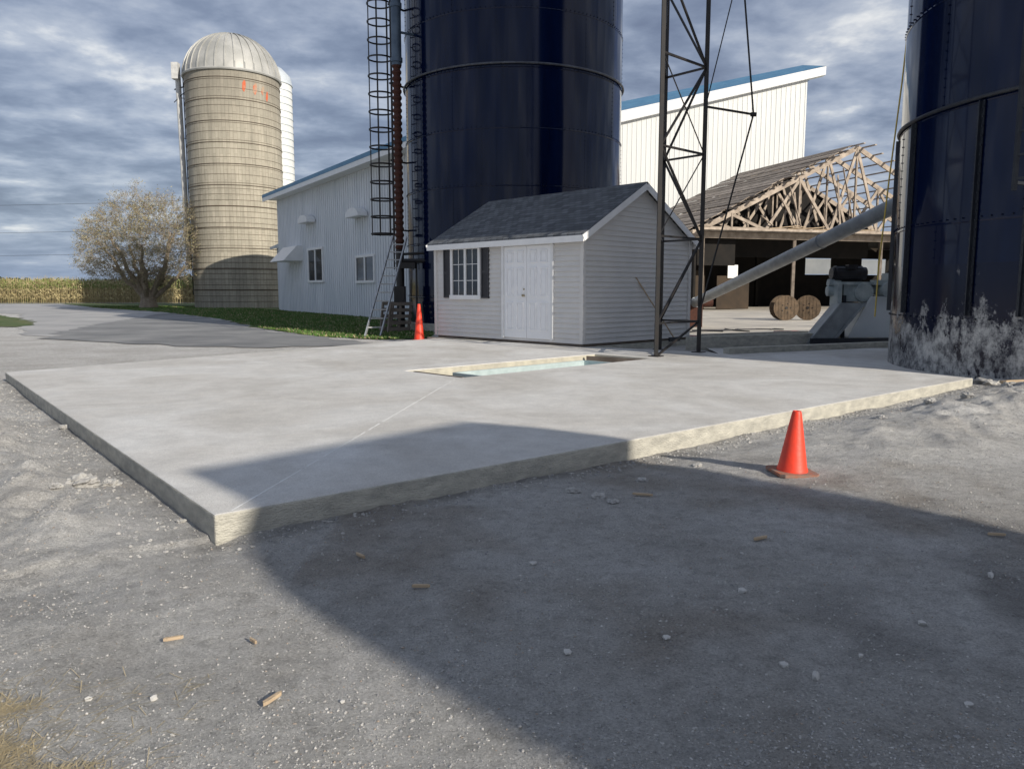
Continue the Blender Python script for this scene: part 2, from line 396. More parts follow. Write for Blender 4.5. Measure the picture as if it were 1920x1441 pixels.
bt.inputs["Scale"].default_value=1;bt.inputs["Brick Width"].default_value=.2;bt.inputs["Row Height"].default_value=.13;bt.inputs["Mortar Size"].default_value=.007
nz=noisen(nt,uv.outputs["UV"],60,6,.8);r=ramp(nt,[(.3,.6),(.7,1.5)]);nt.links.new(nz.outputs[0],r.inputs[0])
c2=mixc(nt,1,bt.outputs[0],r.outputs[0],"MULTIPLY");nt.links.new(c2,b.inputs["Base Color"]);b.inputs["Roughness"].default_value=.9
bump(nt,b,bt.outputs[1],-.6,.01)
th=math.atan2(rise,Dp/2);ov=.17;og=.16
def rp(s,q,zo):
    zz=ZT+rise*(1-abs(q-Dp/2)/(Dp/2))
    return FR+a_*s+b_*q+V((0,0,zz+zo))
mb=M()
for side in (0,1):
    q0=-ov if side==0 else Dp+ov
    pts=[(-og,q0),(Wd+og,q0),(Wd+og,Dp/2),(-og,Dp/2)]
    T=[rp(s,q,.085) for s,q in pts];B=[rp(s,q,.045) for s,q in pts]
    mb.add(T+B,[(0,1,2,3),(4,7,6,5),(0,4,5,1),(1,5,6,2),(3,7,4,0)])
roof=mb.obj("roof",SH,shed)
uvl=roof.data.uv_layers.new(name="UVMap")
for poly in roof.data.polygons:
    for li in poly.loop_indices:
        co=roof.data.vertices[roof.data.loops[li].vertex_index].co
        uvl.data[li].uv=(co.dot(a_),co.dot(b_)/math.cos(th))
mb=M()
for q in (-ov,Dp+ov): mb.beam(rp(-og,q,-.02),rp(Wd+og,q,-.02),.03,.13)
for s in (-og,Wd+og):
    mb.beam(rp(s,-ov-.012,-.01),rp(s,Dp/2,-.01),.03,.13);mb.beam(rp(s,Dp/2,-.01),rp(s,Dp+ov+.012,-.01),.03,.13)
mb.frame(FR+a_*Wd/2-b_*.085+V((0,0,ZT-.06)),a_,b_,up,Wd+.2,.16,.015)
mb.obj("roof_trim",WHITE,shed,sub=roof)
def fp(s,z,o=0): return FR+a_*s-b_*o+V((0,0,z))
def fbox(mb,s0,s1,z0,z1,o0,o1,m=0):
    mb.frame(fp((s0+s1)/2,(z0+z1)/2,(o0+o1)/2),a_,b_,up,s1-s0,abs(o1-o0),z1-z0,m)
door=M()
d0,d1,dz0,dz1=.84,2.44,.22,2.36
mid=(d0+d1)/2
for (l,r) in ((d0+.06,mid-.006),(mid+.006,d1-.06)):
    fbox(door,l,r,dz0+.02,dz1-.06,.0,.042)
    w=(r-l)
    for k in range(2):
        cl=l+.09+k*(w/2-.03);cr=cl+w/2-.15
        for z0,z1 in ((.42,1.05),(1.18,1.82),(1.93,2.2)):
            for (aa,bb,cc,dd) in ((cl,cl+.02,z0,z1),(cr-.02,cr,z0,z1),(cl+.02,cr-.02,z0,z0+.02),(cl+.02,cr-.02,z1-.02,z1)): fbox(door,aa,bb,cc,dd,.041,.062)
            fbox(door,cl+.045,cr-.045,z0+.045,z1-.045,.041,.056)
dob=door.obj("door",DOORW,shed)
mb=M()
fbox(mb,d0-.02,d0+.05,dz0,dz1,.0,.062);fbox(mb,d1-.05,d1+.02,dz0,dz1,.0,.062);fbox(mb,d0-.02,d1+.02,dz1-.05,dz1+.03,.0,.066)
mb.obj("door_frame",WHITE,shed,sub=dob)
BR=mat("brass",(.42,.36,.24),None,5,.35,.7)
mb=M();p=fp(mid+.08,1.2,.04);mb.cyl(p,p-b_*.06,.024,.028,12);mb.obj("handle",BR,shed,sub=dob)
mb=M();p=fp(mid+.08,1.34,.04);mb.cyl(p,p-b_*.02,.018,.018,12);mb.obj("lock",BR,shed,sub=dob)
w0,w1,wz0,wz1=3.26,4.30,1.16,2.34
win=M();fbox(win,w0,w1,wz0,wz1,.0,.03);wg=win.obj("window",GLASS,shed)
mb=M()
for s in (w0,w1): fbox(mb,s-.04,s+.04,wz0-.04,wz1+.04,.0,.065)
fbox(mb,w0-.04,w1+.04,wz1-.03,wz1+.05,.0,.07);fbox(mb,w0-.06,w1+.06,wz0-.06,wz0+.04,.0,.08)
wm=(w0+w1)/2;fbox(mb,wm-.035,wm+.035,wz0,wz1,.0,.06)
for k in (.25,.75):
    s=w0+(w1-w0)*k;fbox(mb,s-.007,s+.007,wz0,wz1,.025,.042)
for k in (1,2):
    z=wz0+(wz1-wz0)*k/3;fbox(mb,w0,w1,z-.007,z+.007,.025,.044)
mb.obj("window_frame",WHITE,shed,sub=wg)
for (l,r) in ((w0-.33,w0-.07),(w1+.07,w1+.33)):
    mb=M();fbox(mb,l,r,wz0-.03,wz1+.03,.0,.03)
    for s in (l,r-.04): fbox(mb,s,s+.04,wz0-.03,wz1+.03,.03,.05)
    for z in (wz0-.03,wz1-.02,(wz0+wz1)/2-.02): fbox(mb,l,r,z,z+.05,.03,.048)
    z=wz0+.05
    while z<wz1-.04: fbox(mb,l+.04,r-.04,z,z+.012,.03,.042);z+=.035
    mb.obj("shutter",SHUT,shed)

# ------------------------------------------------------------ blue silos
def silo(name,cx,cy,R,H,label,seamoff,rings,z0):
    root=thing(name,(cx,cy,0),label,"silo")
    mb=M();prof=[(R,z0),(R,z0+.01)]
    z=z0+.01
    while z<H: z=min(H,z+.8);prof.append((R,z))
    mb.lathe((cx,cy,0),prof,128)
    mb.obj("shell",NAVY,root,smooth=True)
    mb=M();mb.lathe((cx,cy,0),[(R+.02,H),(R*.9,H+.7),(R*.6,H+1.5),(.3,H+2.0),(.01,H+2.05)],48);mb.obj("roof_dome",NAVY,root,smooth=True)
    mb=M()
    for i,z in enumerate(rings):
        mb.torus((cx,cy,z),R+.001,.009,128,5,sz=2.0)
        for j in range(150):
            a=2*math.pi*j/150;c=V((cx+(R+.012)*math.cos(a),cy+(R+.012)*math.sin(a),z+.05))
            mb.box(c,(.026,.02,.02),a)
    rr=[z0]+list(rings)+[H]
    for i in range(len(rr)-1):
        for j in range(8):
            a=2*math.pi*(j+(.5 if i%2 else 0))/8+seamoff
            c=V((cx+(R+.001)*math.cos(a),cy+(R+.001)*math.sin(a),(rr[i]+rr[i+1])/2))
            mb.box(c,(.005,.035,rr[i+1]-rr[i]-.04),a)
            if rr[i]<12:
                z=rr[i]+.1
                while z<rr[i+1]-.08:
                    mb.box(V((cx+(R+.01)*math.cos(a),cy+(R+.01)*math.sin(a),z)),(.02,.016,.016),a);z+=.13
    mb.obj("seam_band",NAVY,root,smooth=False)
    return root
C1=(.05,26.85);R1=3.60
s1=silo("feed_silo",C1[0],C1[1],R1,21,"tall glossy navy blue silo with caged ladder",.25,[1.1,2.75,4.4,6.05,7.75,9.4,11.1,12.7,14.4,16,17.7,19.3],.25)
mb=M();mb.lathe((C1[0],C1[1],0),[(R1+.18,-.05),(R1+.18,.28),(R1-.1,.28)],64);mb.obj("foundation",SLABSIDE,s1)
mb=M();mb.torus((C1[0],C1[1],7.86),R1+.05,.035,96,8);mb.obj("wind_ring",RINGM,s1,smooth=True)
mb=M();cx,cy=-4.22,25.6
z=3.15
while z<20: mb.torus((cx,cy,z),.38,.016,20,5,sz=1.8);z+=.55
for k in range(7):
    a=2*math.pi*k/7+.2;mb.beam((cx+.38*math.cos(a),cy+.38*math.sin(a),3.1),(cx+.38*math.cos(a),cy+.38*math.sin(a),20),.026,.012)
mb.obj("ladder_cage",BLACK,s1)
mb=M()
for dx in (-.18,.22): mb.beam((cx+.45+dx*.4,cy+dx,2.0),(cx+.45+dx*.4,cy+dx,20),.04,.04)
z=2.2
while z<20: mb.beam((cx+.38,cy-.18,z),(cx+.54,cy+.22,z),.025);z+=.3
for z in (3.3,5.5,7.9,10.3,12.7,15): mb.beam((cx+.3,cy,z),(-3.5,26.2,z),.05)
mb.obj("ladder",BLACK,s1)
mb=M();px,py=-3.56,24.75
mb.cyl((px,py,8.2),(px,py,20),.155,n=20)
for z in (8.3,9.9,11.5,13.2): mb.cyl((px,py,z),(px,py,z+.12),.185,n=20)
mb.beam((px,py,9.2),(-3.0,25.1,9.2),.06);mb.obj("fill_pipe",PIPEB,s1,smooth=True)
mb=M();z=2.6;prof=[]
while z<8.2: prof+=[(.11,z),(.145,z+.05),(.145,z+.1),(.11,z+.15)];z+=.19
mb.lathe((px,py,0),prof,16);mb.obj("corrugated_pipe",RUST,s1)
mb=M();mb.cyl((px,py,.0),(px,py,2.6),.13,n=14);mb.cyl((px+.5,py+.35,.0),(px+.5,py+.35,2.3),.06,n=10);mb.cyl((px,py,2.25),(px+1.0,py-.1,2.25),.07,n=10)
mb.box((px+.25,py-.1,2.1),(.5,.3,.18));mb.box((px-.02,py,1.2),(.34,.34,.5));mb.cyl((px-.1,py,2.45),(px+.9,py-.1,2.5),.04,n=8)
mb.obj("valve_pipework",BLACK,s1)
C2=(10.1,12.3);R2=3.66
s2=silo("feed_silo",C2[0],C2[1],R2,18,"navy blue silo with worn pale peeling base",.1,[2.3,3.95,5.6,7.3,9,10.6,12.3,14,15.6],1.7)
mb=M();prof=[(R2,-.1)]+[(R2,z/10) for z in range(1,18)];mb.lathe((C2[0],C2[1],0),prof,128);mb.obj("worn_base",WORN,s2,smooth=True)
mb=M();mb.torus((C2[0],C2[1],4.0),R2+.03,.03,96,8)
for j in range(110):
    a=2*math.pi*j/110;mb.box((C2[0]+(R2+.01)*math.cos(a),C2[1]+(R2+.01)*math.sin(a),.90),(.03,.022,.022),a)
mb.obj("wind_ring",DKST,s2,smooth=True)
for ad_ in (150,173.8,197.7,209.5,221.5,245,268):
    a=math.radians(ad_);mb=M();dr=V((math.cos(a),math.sin(a),0));tg=V((-math.sin(a),math.cos(a),0))
    c=V((C2[0],C2[1],2.45))+dr*(R2+.02)
    mb.frame(c,dr,tg,up,.015,.10,3.0);mb.frame(c+dr*.03,dr,tg,up,.05,.012,3.0)
    z=1.0
    while z<3.9:
        for k in (-.036,.036): mb.frame(V((c.x,c.y,z))+dr*.015+tg*k,dr,tg,up,.025,.02,.02)
        z+=.13
    mb.obj("stiffener_post",DKST,s2)
mb=M();a=math.radians(209);c=V((C2[0],C2[1],0))+V((math.cos(a),math.sin(a),0))*(R2+.35)
for dz in range(12): mb.beam((c.x-.05,c.y-.1,2.75+dz*.3),(c.x+.2,c.y-.4,2.75+dz*.3),.03)
mb.beam((c.x-.05,c.y-.1,2.6),(c.x-.05,c.y-.1,6.2),.05);mb.beam((c.x+.2,c.y-.4,2.6),(c.x+.2,c.y-.4,6.2),.05)
mb.beam((c.x-.05,c.y-.1,2.7),(c.x+.5,c.y+.2,2.7),.04);mb.obj("ladder",DKST,s2)

# ------------------------------------------------------------ concrete silo
CC=(-21.7,62.1);RC=3.5
STAVE,nt,b=newmat("concrete_stave")
tc=nt.nodes.new("ShaderNodeTexCoord");sx=nt.nodes.new("ShaderNodeSeparateXYZ");nt.links.new(tc.outputs["Object"],sx.inputs[0])
at=nt.nodes.new("ShaderNodeMath");at.operation='ARCTAN2';nt.links.new(sx.outputs[1],at.inputs[0]);nt.links.new(sx.outputs[0],at.inputs[1])
mu=nt.nodes.new("ShaderNodeMath");mu.operation='MULTIPLY';mu.inputs[1].default_value=RC;nt.links.new(at.outputs[0],mu.inputs[0])
cx_=nt.nodes.new("ShaderNodeCombineXYZ");nt.links.new(mu.outputs[0],cx_.inputs[1]);nt.links.new(sx.outputs[2],cx_.inputs[0])
bt=nt.nodes.new("ShaderNodeTexBrick");nt.links.new(cx_.outputs[0],bt.inputs[0]);bt.inputs["Scale"].default_value=1
bt.inputs["Brick Width"].default_value=.76;bt.inputs["Row Height"].default_value=.26;bt.inputs["Mortar Size"].default_value=.012
bt.inputs["Color1"].default_value=(.44,.40,.32,1);bt.inputs["Color2"].default_value=(.38,.35,.28,1);bt.inputs["Mortar"].default_value=(.28,.25,.20,1)
n=noisen(nt,coords(nt,(1,1,.12)),1.3,10,.75);r=ramp(nt,[(.3,.6),(.7,1.2)]);nt.links.new(n.outputs[0],r.inputs[0])
c=mixc(nt,1,bt.outputs[0],r.outputs[0],"MULTIPLY")
mr=nt.nodes.new("ShaderNodeMapRange");mr.inputs[1].default_value=12;mr.inputs[2].default_value=17.5;mr.inputs[3].default_value=0;mr.inputs[4].default_value=.5;nt.links.new(sx.outputs[2],mr.inputs[0])
c=mixc(nt,mr.outputs[0],c,(.17,.155,.13))
nt.links.new(c,b.inputs["Base Color"]);b.inputs["Roughness"].default_value=.9
s3=thing("concrete_silo",(CC[0],CC[1],0),"tan concrete stave silo with grey metal dome and hoops","silo")
mb=M();mb.lathe((CC[0],CC[1],0),[(RC,-.1),(RC,8),(RC,17.5)],64);mb.obj("wall",STAVE,s3,smooth=True)
mb=M();z=.5
while z<17.3:
    mb.torus((CC[0],CC[1],z),RC+.008,.014,64,4);z+=.42 if z<9 else .62
z=1.4
while z<17: mb.torus((CC[0],CC[1],z),RC+.02,.026,64,4);z+=1.55
mb.obj("steel_hoop",mat("hoop_rust",(.14,.105,.075),None,3,.8,.3),s3)
mb=M();nseg=32
for k in range(nseg):
    a0=2*math.pi*k/nseg
    ca_=V((math.cos(a0),math.sin(a0),0))
    for j in range(10):
        t0=j/10*math.pi/2;t1=(j+1)/10*math.pi/2
        mb.beam(V((CC[0],CC[1],17.5))+ca_*(RC+.1)*math.cos(t0)+up*3.34*math.sin(t0),V((CC[0],CC[1],17.5))+ca_*(RC+.1)*math.cos(t1)+up*3.34*math.sin(t1),.09,.10)
mb.lathe((CC[0],CC[1],17.5),[((RC+.08)*math.cos(j/14*math.pi/2),3.3*math.sin(j/14*math.pi/2)) for j in range(15)],64)
mb.torus((CC[0],CC[1],17.5),RC+.08,.1,64,6)
mb.obj("dome",mat("dome_metal",(.46,.455,.43),(.33,.33,.31),.8,.55,.12),s3,smooth=True)
for a_d,w,z0,z1 in ((-60,.26,15.9,16.8),(-47,.34,15.8,16.7),(-36,.3,15.9,16.6),(-29,.22,15.5,16.3)):
    mb=M();a0=math.radians(a_d);da=w/RC
    mb.add([V((CC[0]+(RC+.012)*math.cos(a0+da*k),CC[1]+(RC+.012)*math.sin(a0+da*k),z)) for k,z in ((0,z0+.2),(.5,z0),(1,z0+.35),(1,z1-.1),(.6,z1),(.1,z1-.25))],[(0,1,2,3,4,5)])
    mb.obj("paint_mark",FADED,s3)
q=V((-25.55,61.2,0))
mb=M();mb.cyl(q+up*3+V((.15,0,0)),q+up*17.9,.2,n=10);mb.obj("blower_pipe",PALEP,s3)
mb=M()
for dx in (.3,.62): mb.beam(q+V((dx,.2,1)),q+V((dx,.2,17.6)),.05)
z=1.2
while z<17.5: mb.beam(q+V((.3,.2,z)),q+V((.62,.2,z)),.03);z+=.35
mb.beam(q+V((-.3,0,16.6)),q+V((1.1,0,17)),.08);mb.beam(q+V((-.3,-.2,15.6)),q+V((1.0,0,16.9)),.05)
for z in range(4,17,3): mb.beam(q+V((0,0,z)),q+V((.6,.4,z)),.05)
mb.obj("ladder",DKST,s3)
mb=M();mb.box(q+V((-.05,-.2,17.9)),(.5,.5,1.2));mb.obj("pipe_hood",PALEP,s3)
s4=thing("storage_silo",(-22.3,72.3,0),"slim white stave silo behind the tan silo","silo")
mb=M();mb.lathe((-22.3,72.3,0),[(2.3,-.1),(2.3,19.8)],48);mb.obj("wall",WSIDE,s4,smooth=True)
mb=M();z=.5
while z<19.8: mb.torus((-22.3,72.3,z),2.3,.05,48,4);z+=.6
mb.obj("steel_hoop",LROOF,s4)
mb=M();mb.lathe((-22.3,72.3,0),[(2.38,19.7),(2.2,20.5),(1.5,21.2),(.02,21.6)],32);mb.obj("dome",LROOF,s4,smooth=True)

# ------------------------------------------------------------ low barn
def ribwall(mb,p,d,nrm,L,z0,ztop,sp=.35,w=.05,dep=.035):
    zt=ztop if callable(ztop) else (lambda s:ztop)
    for i in range(int(L/sp)+1):
        s=i*sp
        if s>L-w: break
        c=p+d*(s+w/2)+nrm*dep/2+up*((z0+zt(s))/2)
        mb.frame(c,d,nrm,up,w,dep,zt(s)-z0)
BP=V((-15.3,51.2,0));bw=V((.529,-.849,0)).normalized();bn=V((.849,.529,0)).normalized();BL=22.0;BH=7.25
barn=thing("milk_barn",(BP.x,BP.y,0),"low pale grey metal sided barn with blue trimmed roof","barn")
mb=M();D=6.6
rz_=.6
mb.quad(BP,BP+bw*BL,BP+bw*BL+up*BH,BP+up*BH)
mb.quad(BP,BP+bn*D,BP+bn*D+up*(BH+rz_*.9),BP+up*BH)
mb.quad(BP+bw*BL,BP+bw*BL+bn*D,BP+bw*BL+bn*D+up*(BH+rz_*.9),BP+bw*BL+up*BH)
mb.quad(BP+bn*D,BP+bw*BL+bn*D,BP+bw*BL+bn*D+up*(BH+rz_*.9),BP+bn*D+up*(BH+rz_*.9))
ribwall(mb,BP,bw,-bn,BL,.1,BH,.32)
mb.obj("wall",BSIDE,barn)
mb=M();R0=BP-bw*.9-bn*.7+up*(BH-.02);R1_=BP+bw*(BL+.3)-bn*.7+up*(BH-.02);rv=bn*7.4+up*rz_
mb.add([R0+up*.22,R1_+up*.22,R1_+rv+up*.22,R0+rv+up*.22,R0+up*.1,R1_+up*.1,R1_+rv+up*.1,R0+rv+up*.1],[(0,1,2,3),(4,7,6,5),(0,4,5,1),(0,3,7,4)])
k=0
while k<BL: 
    p=R0+bw*k+up*.22;mb.beam(p,p+rv,.05,.05);k+=.45
broof=mb.obj("roof",LROOF,barn)
mb=M();mb.beam(R0-bn*.02+up*.21,R1_-bn*.02+up*.21,.05,.2);mb.beam(R0-bw*.02+up*.2,R0-bw*.02+rv+up*.2,.05,.22);mb.obj("eave_trim",BLUR,barn,sub=broof)
mb=M();mb.beam(R0-bn*.01,R1_-bn*.01,.04,.26);mb.frame(BP+bw*BL/2-bn*.35+up*(BH-.1),bw,bn,up,BL,.68,.04);mb.obj("fascia",WHITE,barn,sub=broof)
mb=M();c0=BP+bw*6+bn*3;c1_=BP+bw*21+bn*3
mb.add([c0+up*7.3,c1_+up*7.3,c1_+bn*3.4+up*8.6,c0+bn*3.4+up*8.6],[(0,1,2,3)]);mb.add([c0+up*7.3,c0+bn*3.4+up*8.6,c0+bn*3.4+up*7.3],[(0,1,2)])
k=0
while k<15: mb.beam(c0+bw*k+up*7.33,c0+bw*k+bn*3.4+up*8.63,.06,.05);k+=.45
mb.obj("raised_roof",LROOF,barn)
def wb(mb,s0,s1,z0,z1,o0,o1): mb.frame(BP+bw*(s0+s1)/2-bn*(o0+o1)/2+up*(z0+z1)/2,bw,bn,up,s1-s0,o1-o0,z1-z0)
for s0,s1,z0,z1 in ((6.4,9.0,1.85,3.7),(14.2,16.6,1.75,3.0)):
    mb=M();wb(mb,s0,s1,z0,z1,0,.05);wo=mb.obj("window",GLASS,barn)
    mb=M()
    for s in (s0,s1,(s0+s1)/2): wb(mb,s-.08,s+.08,z0,z1,0,.09)
    for z in (z0,z1): wb(mb,s0-.1,s1+.1,z-.06,z+.06,0,.1)
    mb.obj("window_frame",WHITE,barn,sub=wo)
for s,z in ((7.0,5.4),(15.0,5.1)):
    mb=M();p=BP+bw*s+up*z
    for k in range(8):
        t0=math.pi*k/8;t1=math.pi*(k+1)/8
        f=lambda t,o:p+bw*(-.9*math.cos(t))+up*(.42*math.sin(t)-.2)-bn*o
        mb.quad(f(t0,.05),f(t1,.05),f(t1,.55),f(t0,.55));mb.add([p-bn*.55-up*.2,f(t0,.55),f(t1,.55)],[(0,1,2)])
    mb.frame(p-up*.2-bn*.3,bw,bn,up,1.8,.5,.03);mb.obj("vent_hood",WHITE,barn)
mb=M();s0,s1=2.2,5.2
P=lambda s,o,z:BP+bw*s-bn*o+up*z
mb.add([P(s0,0,3.1),P(s1,0,3.1),P(s1,1.2,3.1),P(s0,1.2,3.1),P(s0,0,4.0),P(s1,0,4.0),P(s1,.35,4.0),P(s0,.35,4.0)],[(0,1,2,3),(4,5,6,7),(3,2,6,7),(0,3,7,4),(1,2,6,5)])
mb.obj("fan_hood",WHITE,barn)
mb=M()
LP=BP-bw*2.62+bn*.6
mb.quad(LP,LP+bw*2.6,LP+bw*2.6+up*4.3,LP+up*4.3);mb.quad(LP,LP+bn*5,LP+bn*5+up*5.6,LP+up*4.3);ribwall(mb,LP,bw,-bn,2.6,.1,4.3,.32)
mb.obj("lean_to_wall",BSIDE,barn)
mb=M();q0=LP-bw*.4-bn*.4+up*4.25;q1=LP+bw*2.5-bn*.4+up*4.25;rv2=bn*5.5+up*2.6
mb.add([q0,q1,q1+rv2,q0+rv2,q0-up*.1,q1-up*.1,q1+rv2-up*.1,q0+rv2-up*.1],[(0,1,2,3),(4,7,6,5),(0,4,5,1),(0,3,7,4)])
k=0
while k<2.9: mb.beam(q0+bw*k,q0+bw*k+rv2,.08,.06);k+=.4
mb.obj("lean_to_roof",LROOF,barn)
mb=M();mb.frame(LP+bw*1.5-bn*.03+up*2.0,bw,bn,up,.9,.05,1.5);mb.obj("lean_to_window",GLASS,barn)

# ------------------------------------------------------------ tall white barn
tall=thing("feed_barn",(16,75,0),"tall white metal sided building with blue sloping roof","barn")
mb=M();X0,X1=1.0,27.7
zt=lambda x:17.1+(x-10)*.243
mb.quad(V((X0,75,0)),V((X1,75,0)),V((X1,75,zt(X1))),V((X0,75,zt(X0))))
mb.quad(V((X1,75,0)),V((X1,90,0)),V((X1,90,zt(X1))),V((X1,75,zt(X1))))
ribwall(mb,V((X0,75,0)),V((1,0,0)),V((0,-1,0)),X1-X0,0,lambda s:zt(X0+s),.45,.06,.03)
mb.obj("wall",WSIDE,tall)
X2=29.2
mb=M();a=V((X0,74.5,zt(X0)+.02));c=V((X2,74.5,zt(X2)-.5))
mb.add([a,c,c+up*.75,a+up*1.15,a+V((0,.8,0)),c+V((0,.8,0)),c+V((0,.8,.75)),a+V((0,.8,1.15))],[(0,1,2,3),(0,4,5,1),(1,5,6,2),(4,7,6,5)])
mb.obj("fascia",WHITE,tall)
mb=M();a1=a+up*1.17;c1=c+up*.77
mb.add([a1,c1,c1+V((0,6,1.75)),a1+V((0,6,2.2))],[(0,1,2,3)])
mb.add([c1,c1+V((0,6,1.75)),c1+V((0,6,-.3))],[(0,1,2)])
mb.obj("roof",BLUR,tall)

# ------------------------------------------------------------ truss barn
TP=V((12.4,51,0));tg=V((.953,.302,0)).normalized();ta=V((-.302,.953,0)).normalized();ZE,ZA,HF=5.35,11.1,12.0
tb=thing("dismantled_barn",(TP.x,TP.y,0),"half dismantled barn with exposed weathered roof trusses","barn")
T=lambda s,o,z:TP+tg*s+ta*o+up*z
zr=lambda s:ZE+(ZA-ZE)*(1-abs(s-HF)/HF)
mb=M()
mb.beam(T(-.8,0,ZE-.38),T(HF,0,ZA),.1,.32);mb.beam(T(HF,0,ZA),T(2*HF+.8,0,ZE-.38),.1,.32);mb.beam(T(0,0,ZE),T(2*HF,0,ZE),.1,.3)
pts=[2.2,4.8,7.4,10,12,14,16.6,19.2,21.8]
for i,s in enumerate(pts):
    if i%2==0: mb.beam(T(s,0,ZE),T(s,0,zr(s)),.1,.2)
    if i<len(pts)-1:
        s2_=pts[i+1]
        if i%2==0: mb.beam(T(s,0,zr(s)-.1),T(s2_,0,ZE),.1,.2)
        else: mb.beam(T(s,0,ZE),T(s2_,0,zr(s2_)-.1),.1,.2)
tr=mb.obj("roof_truss",WOOD,tb)
for i in range(1,5):
    k=tr.copy();k.parent=tb;k.location=ta*(2.9*i)+V((0,0,random.uniform(-.05,.05)));COL.objects.link(k)
s=.6
while s<HF:
    mb=M();o1=-.5+random.uniform(-.3,.3);o2=3.9+random.uniform(-.6,.8)
    mb.beam(T(s,o1,zr(s)+.2),T(s,o2,zr(s)+.2),.16,.06);s+=.95;mb.obj("purlin",WOOD,tb)
s=HF+.4
while s<2*HF:
    mb=M();mb.beam(T(s,-.8+random.uniform(-.5,.3),zr(s)+.2),T(s,13.5,zr(s)+.2),.16,.07);s+=.95;mb.obj("purlin",WOOD,tb)
mb=M();s=-.7
while s<HF-.1:
    o1=.5+1.8*abs(noise.noise(V((s*.7,3,1))))+random.uniform(-.2,.2)
    s2_=min(s+.40,HF);dz=random.uniform(0,.06)
    P0,P1,P2,P3=T(s,o1,zr(s)+.27+dz),T(s,14,zr(s)+.27+dz),T(s2_,14,zr(s2_)+.27+dz),T(s2_,o1,zr(s2_)+.27+dz)
    mb.add([P0,P1,P2,P3,P0-up*.05,P1-up*.05,P2-up*.05,P3-up*.05],[(0,1,2,3),(4,7,6,5),(0,3,7,4),(3,2,6,7),(0,4,5,1)],random.choice((0,0,0,1)))
    s+=.56
mb.obj("roof_board",[ROOFB,WOOD],tb)
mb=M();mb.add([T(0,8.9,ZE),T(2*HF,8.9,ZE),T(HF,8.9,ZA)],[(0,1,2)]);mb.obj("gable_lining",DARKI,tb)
mb=M()
mb.beam(T(-.8,-.1,ZE-.35),T(29,-.1,ZE-.35),.12,.5);mb.beam(T(-1,-.9,ZE-.1),T(29,-.9,ZE-.1),.06,.22)
mb.obj("header_beam",WOOD,tb)
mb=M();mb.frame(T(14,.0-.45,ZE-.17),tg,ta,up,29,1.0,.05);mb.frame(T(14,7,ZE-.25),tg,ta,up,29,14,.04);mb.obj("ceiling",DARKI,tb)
mb=M()
def bwq(s0,s1,z0,z1,o=13.2): mb.frame(T((s0+s1)/2,o,(z0+z1)/2),tg,ta,up,s1-s0,.12,z1-z0)
bwq(-.5,18.5,0,ZE-.3);bwq(18.5,21.3,0,2.75);bwq(18.5,21.3,4.2,ZE-.3);bwq(21.3,24.6,0,ZE-.3);bwq(24.6,27.4,0,2.75);bwq(24.6,27.4,4.2,ZE-.3);bwq(27.4,30,0,ZE-.3)
mb.frame(T(-.4,6.6,2.5),tg,ta,up,.15,13,5)
mb.frame(T(29.5,6.6,2.5),tg,ta,up,.15,13,5)
for s in (3,5.8,12): mb.frame(T(s,11,2.5),tg,ta,up,.25,.25,5)
mb.frame(T(1.2,.6,4.0),tg,ta,up,3.4,.1,2.0);mb.frame(T(9,3,4.3),tg,ta,up,14,.1,1.2)
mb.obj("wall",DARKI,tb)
for s0,s1 in ((18.55,21.25),(24.65,27.35)):
    mb=M();mb.quad(T(s0,13.2,2.8),T(s1,13.2,2.8),T(s1,13.2,4.15),T(s0,13.2,4.15));mb.obj("window",TRANS,tb)
mb=M();s=3.4;mb.quad(T(s,2.1,2.2),T(s+.8,2.1,2.2),T(s+.8,2.1,3.1),T(s,2.1,3.1));mb.obj("window",WHITE,tb)
PLY=mat("plywood",(.060,.040,.024),(.034,.024,.016),1,.9)
for (s,o,z,w_,h_) in ((3.9,2.2,1.2,2.6,2.3),(.8,1.9,1.4,1.3,2.6)):
    mb=M();mb.frame(T(s,o,z),tg,ta,up,w_,.06,h_);mb.obj("plywood_panel",PLY,tb)
for s in (0.1,7.2,14.5,22,28):
    mb=M();mb.beam(T(s,.05,0),T(s,.05,ZE-.5),.2,.2);mb.obj("post",OLDW,tb)
for i in range(6):
    s=random.uniform(3,11);mb=M();mb.beam(T(s,-.3+random.uniform(-.3,.2),zr(s)-random.uniform(.1,1.2)),T(s+random.uniform(-1,1.5),-.2,ZE+random.uniform(.1,1)),.1,.04);mb.obj("loose_board",WOOD,tb)
for i in range(7):
    s=random.uniform(4,11);mb=M();mb.beam(T(s,-.6,ZE+.05),T(s+random.uniform(1,3),-.9,ZE+.1+random.uniform(0,.2)),.25,.05);mb.obj("loose_board",NWOOD,tb)

# ------------------------------------------------------------ lattice tower
L1=V((2.62,13.95,.12));L2=V((3.62,14.9,.12));L3=V((3.0,15.6,.12))
tw=thing("lattice_tower",tuple(L1),"black steel lattice tower standing on the slab","tower")
for L in (L1,L2,L3):
    mb=M();mb.beam(L,L+up*11,.068,.068);mb.box(L+up*.008,(.2,.2,.016),.8);mb.obj("leg",BLACK,tw)
mb=M();lv=[.72,2.28,3.85,5.42,6.98,8.5,10.1];legs=[L1,L2,L3]
for z in lv:
    for i in range(3):
        a=legs[i];c=legs[(i+1)%3];mb.beam(a+up*(z-.12),c+up*(z-.12),.036,.036)
for j in range(len(lv)-1):
    for i in range(3):
        a=legs[i];c=legs[(i+1)%3]
        if (j+i)%2: a,c=c,a
        mb.beam(a+up*(lv[j]-.12),c+up*(lv[j+1]-.12),.034,.034)
        if i==0 and j in (1,2): mb.beam(c+up*(lv[j]-.12),a+up*(lv[j+1]-.12),.016,.016)
mb.beam(L1,L2+up*.6,.034)
mb.obj("brace",BLACK,tw)
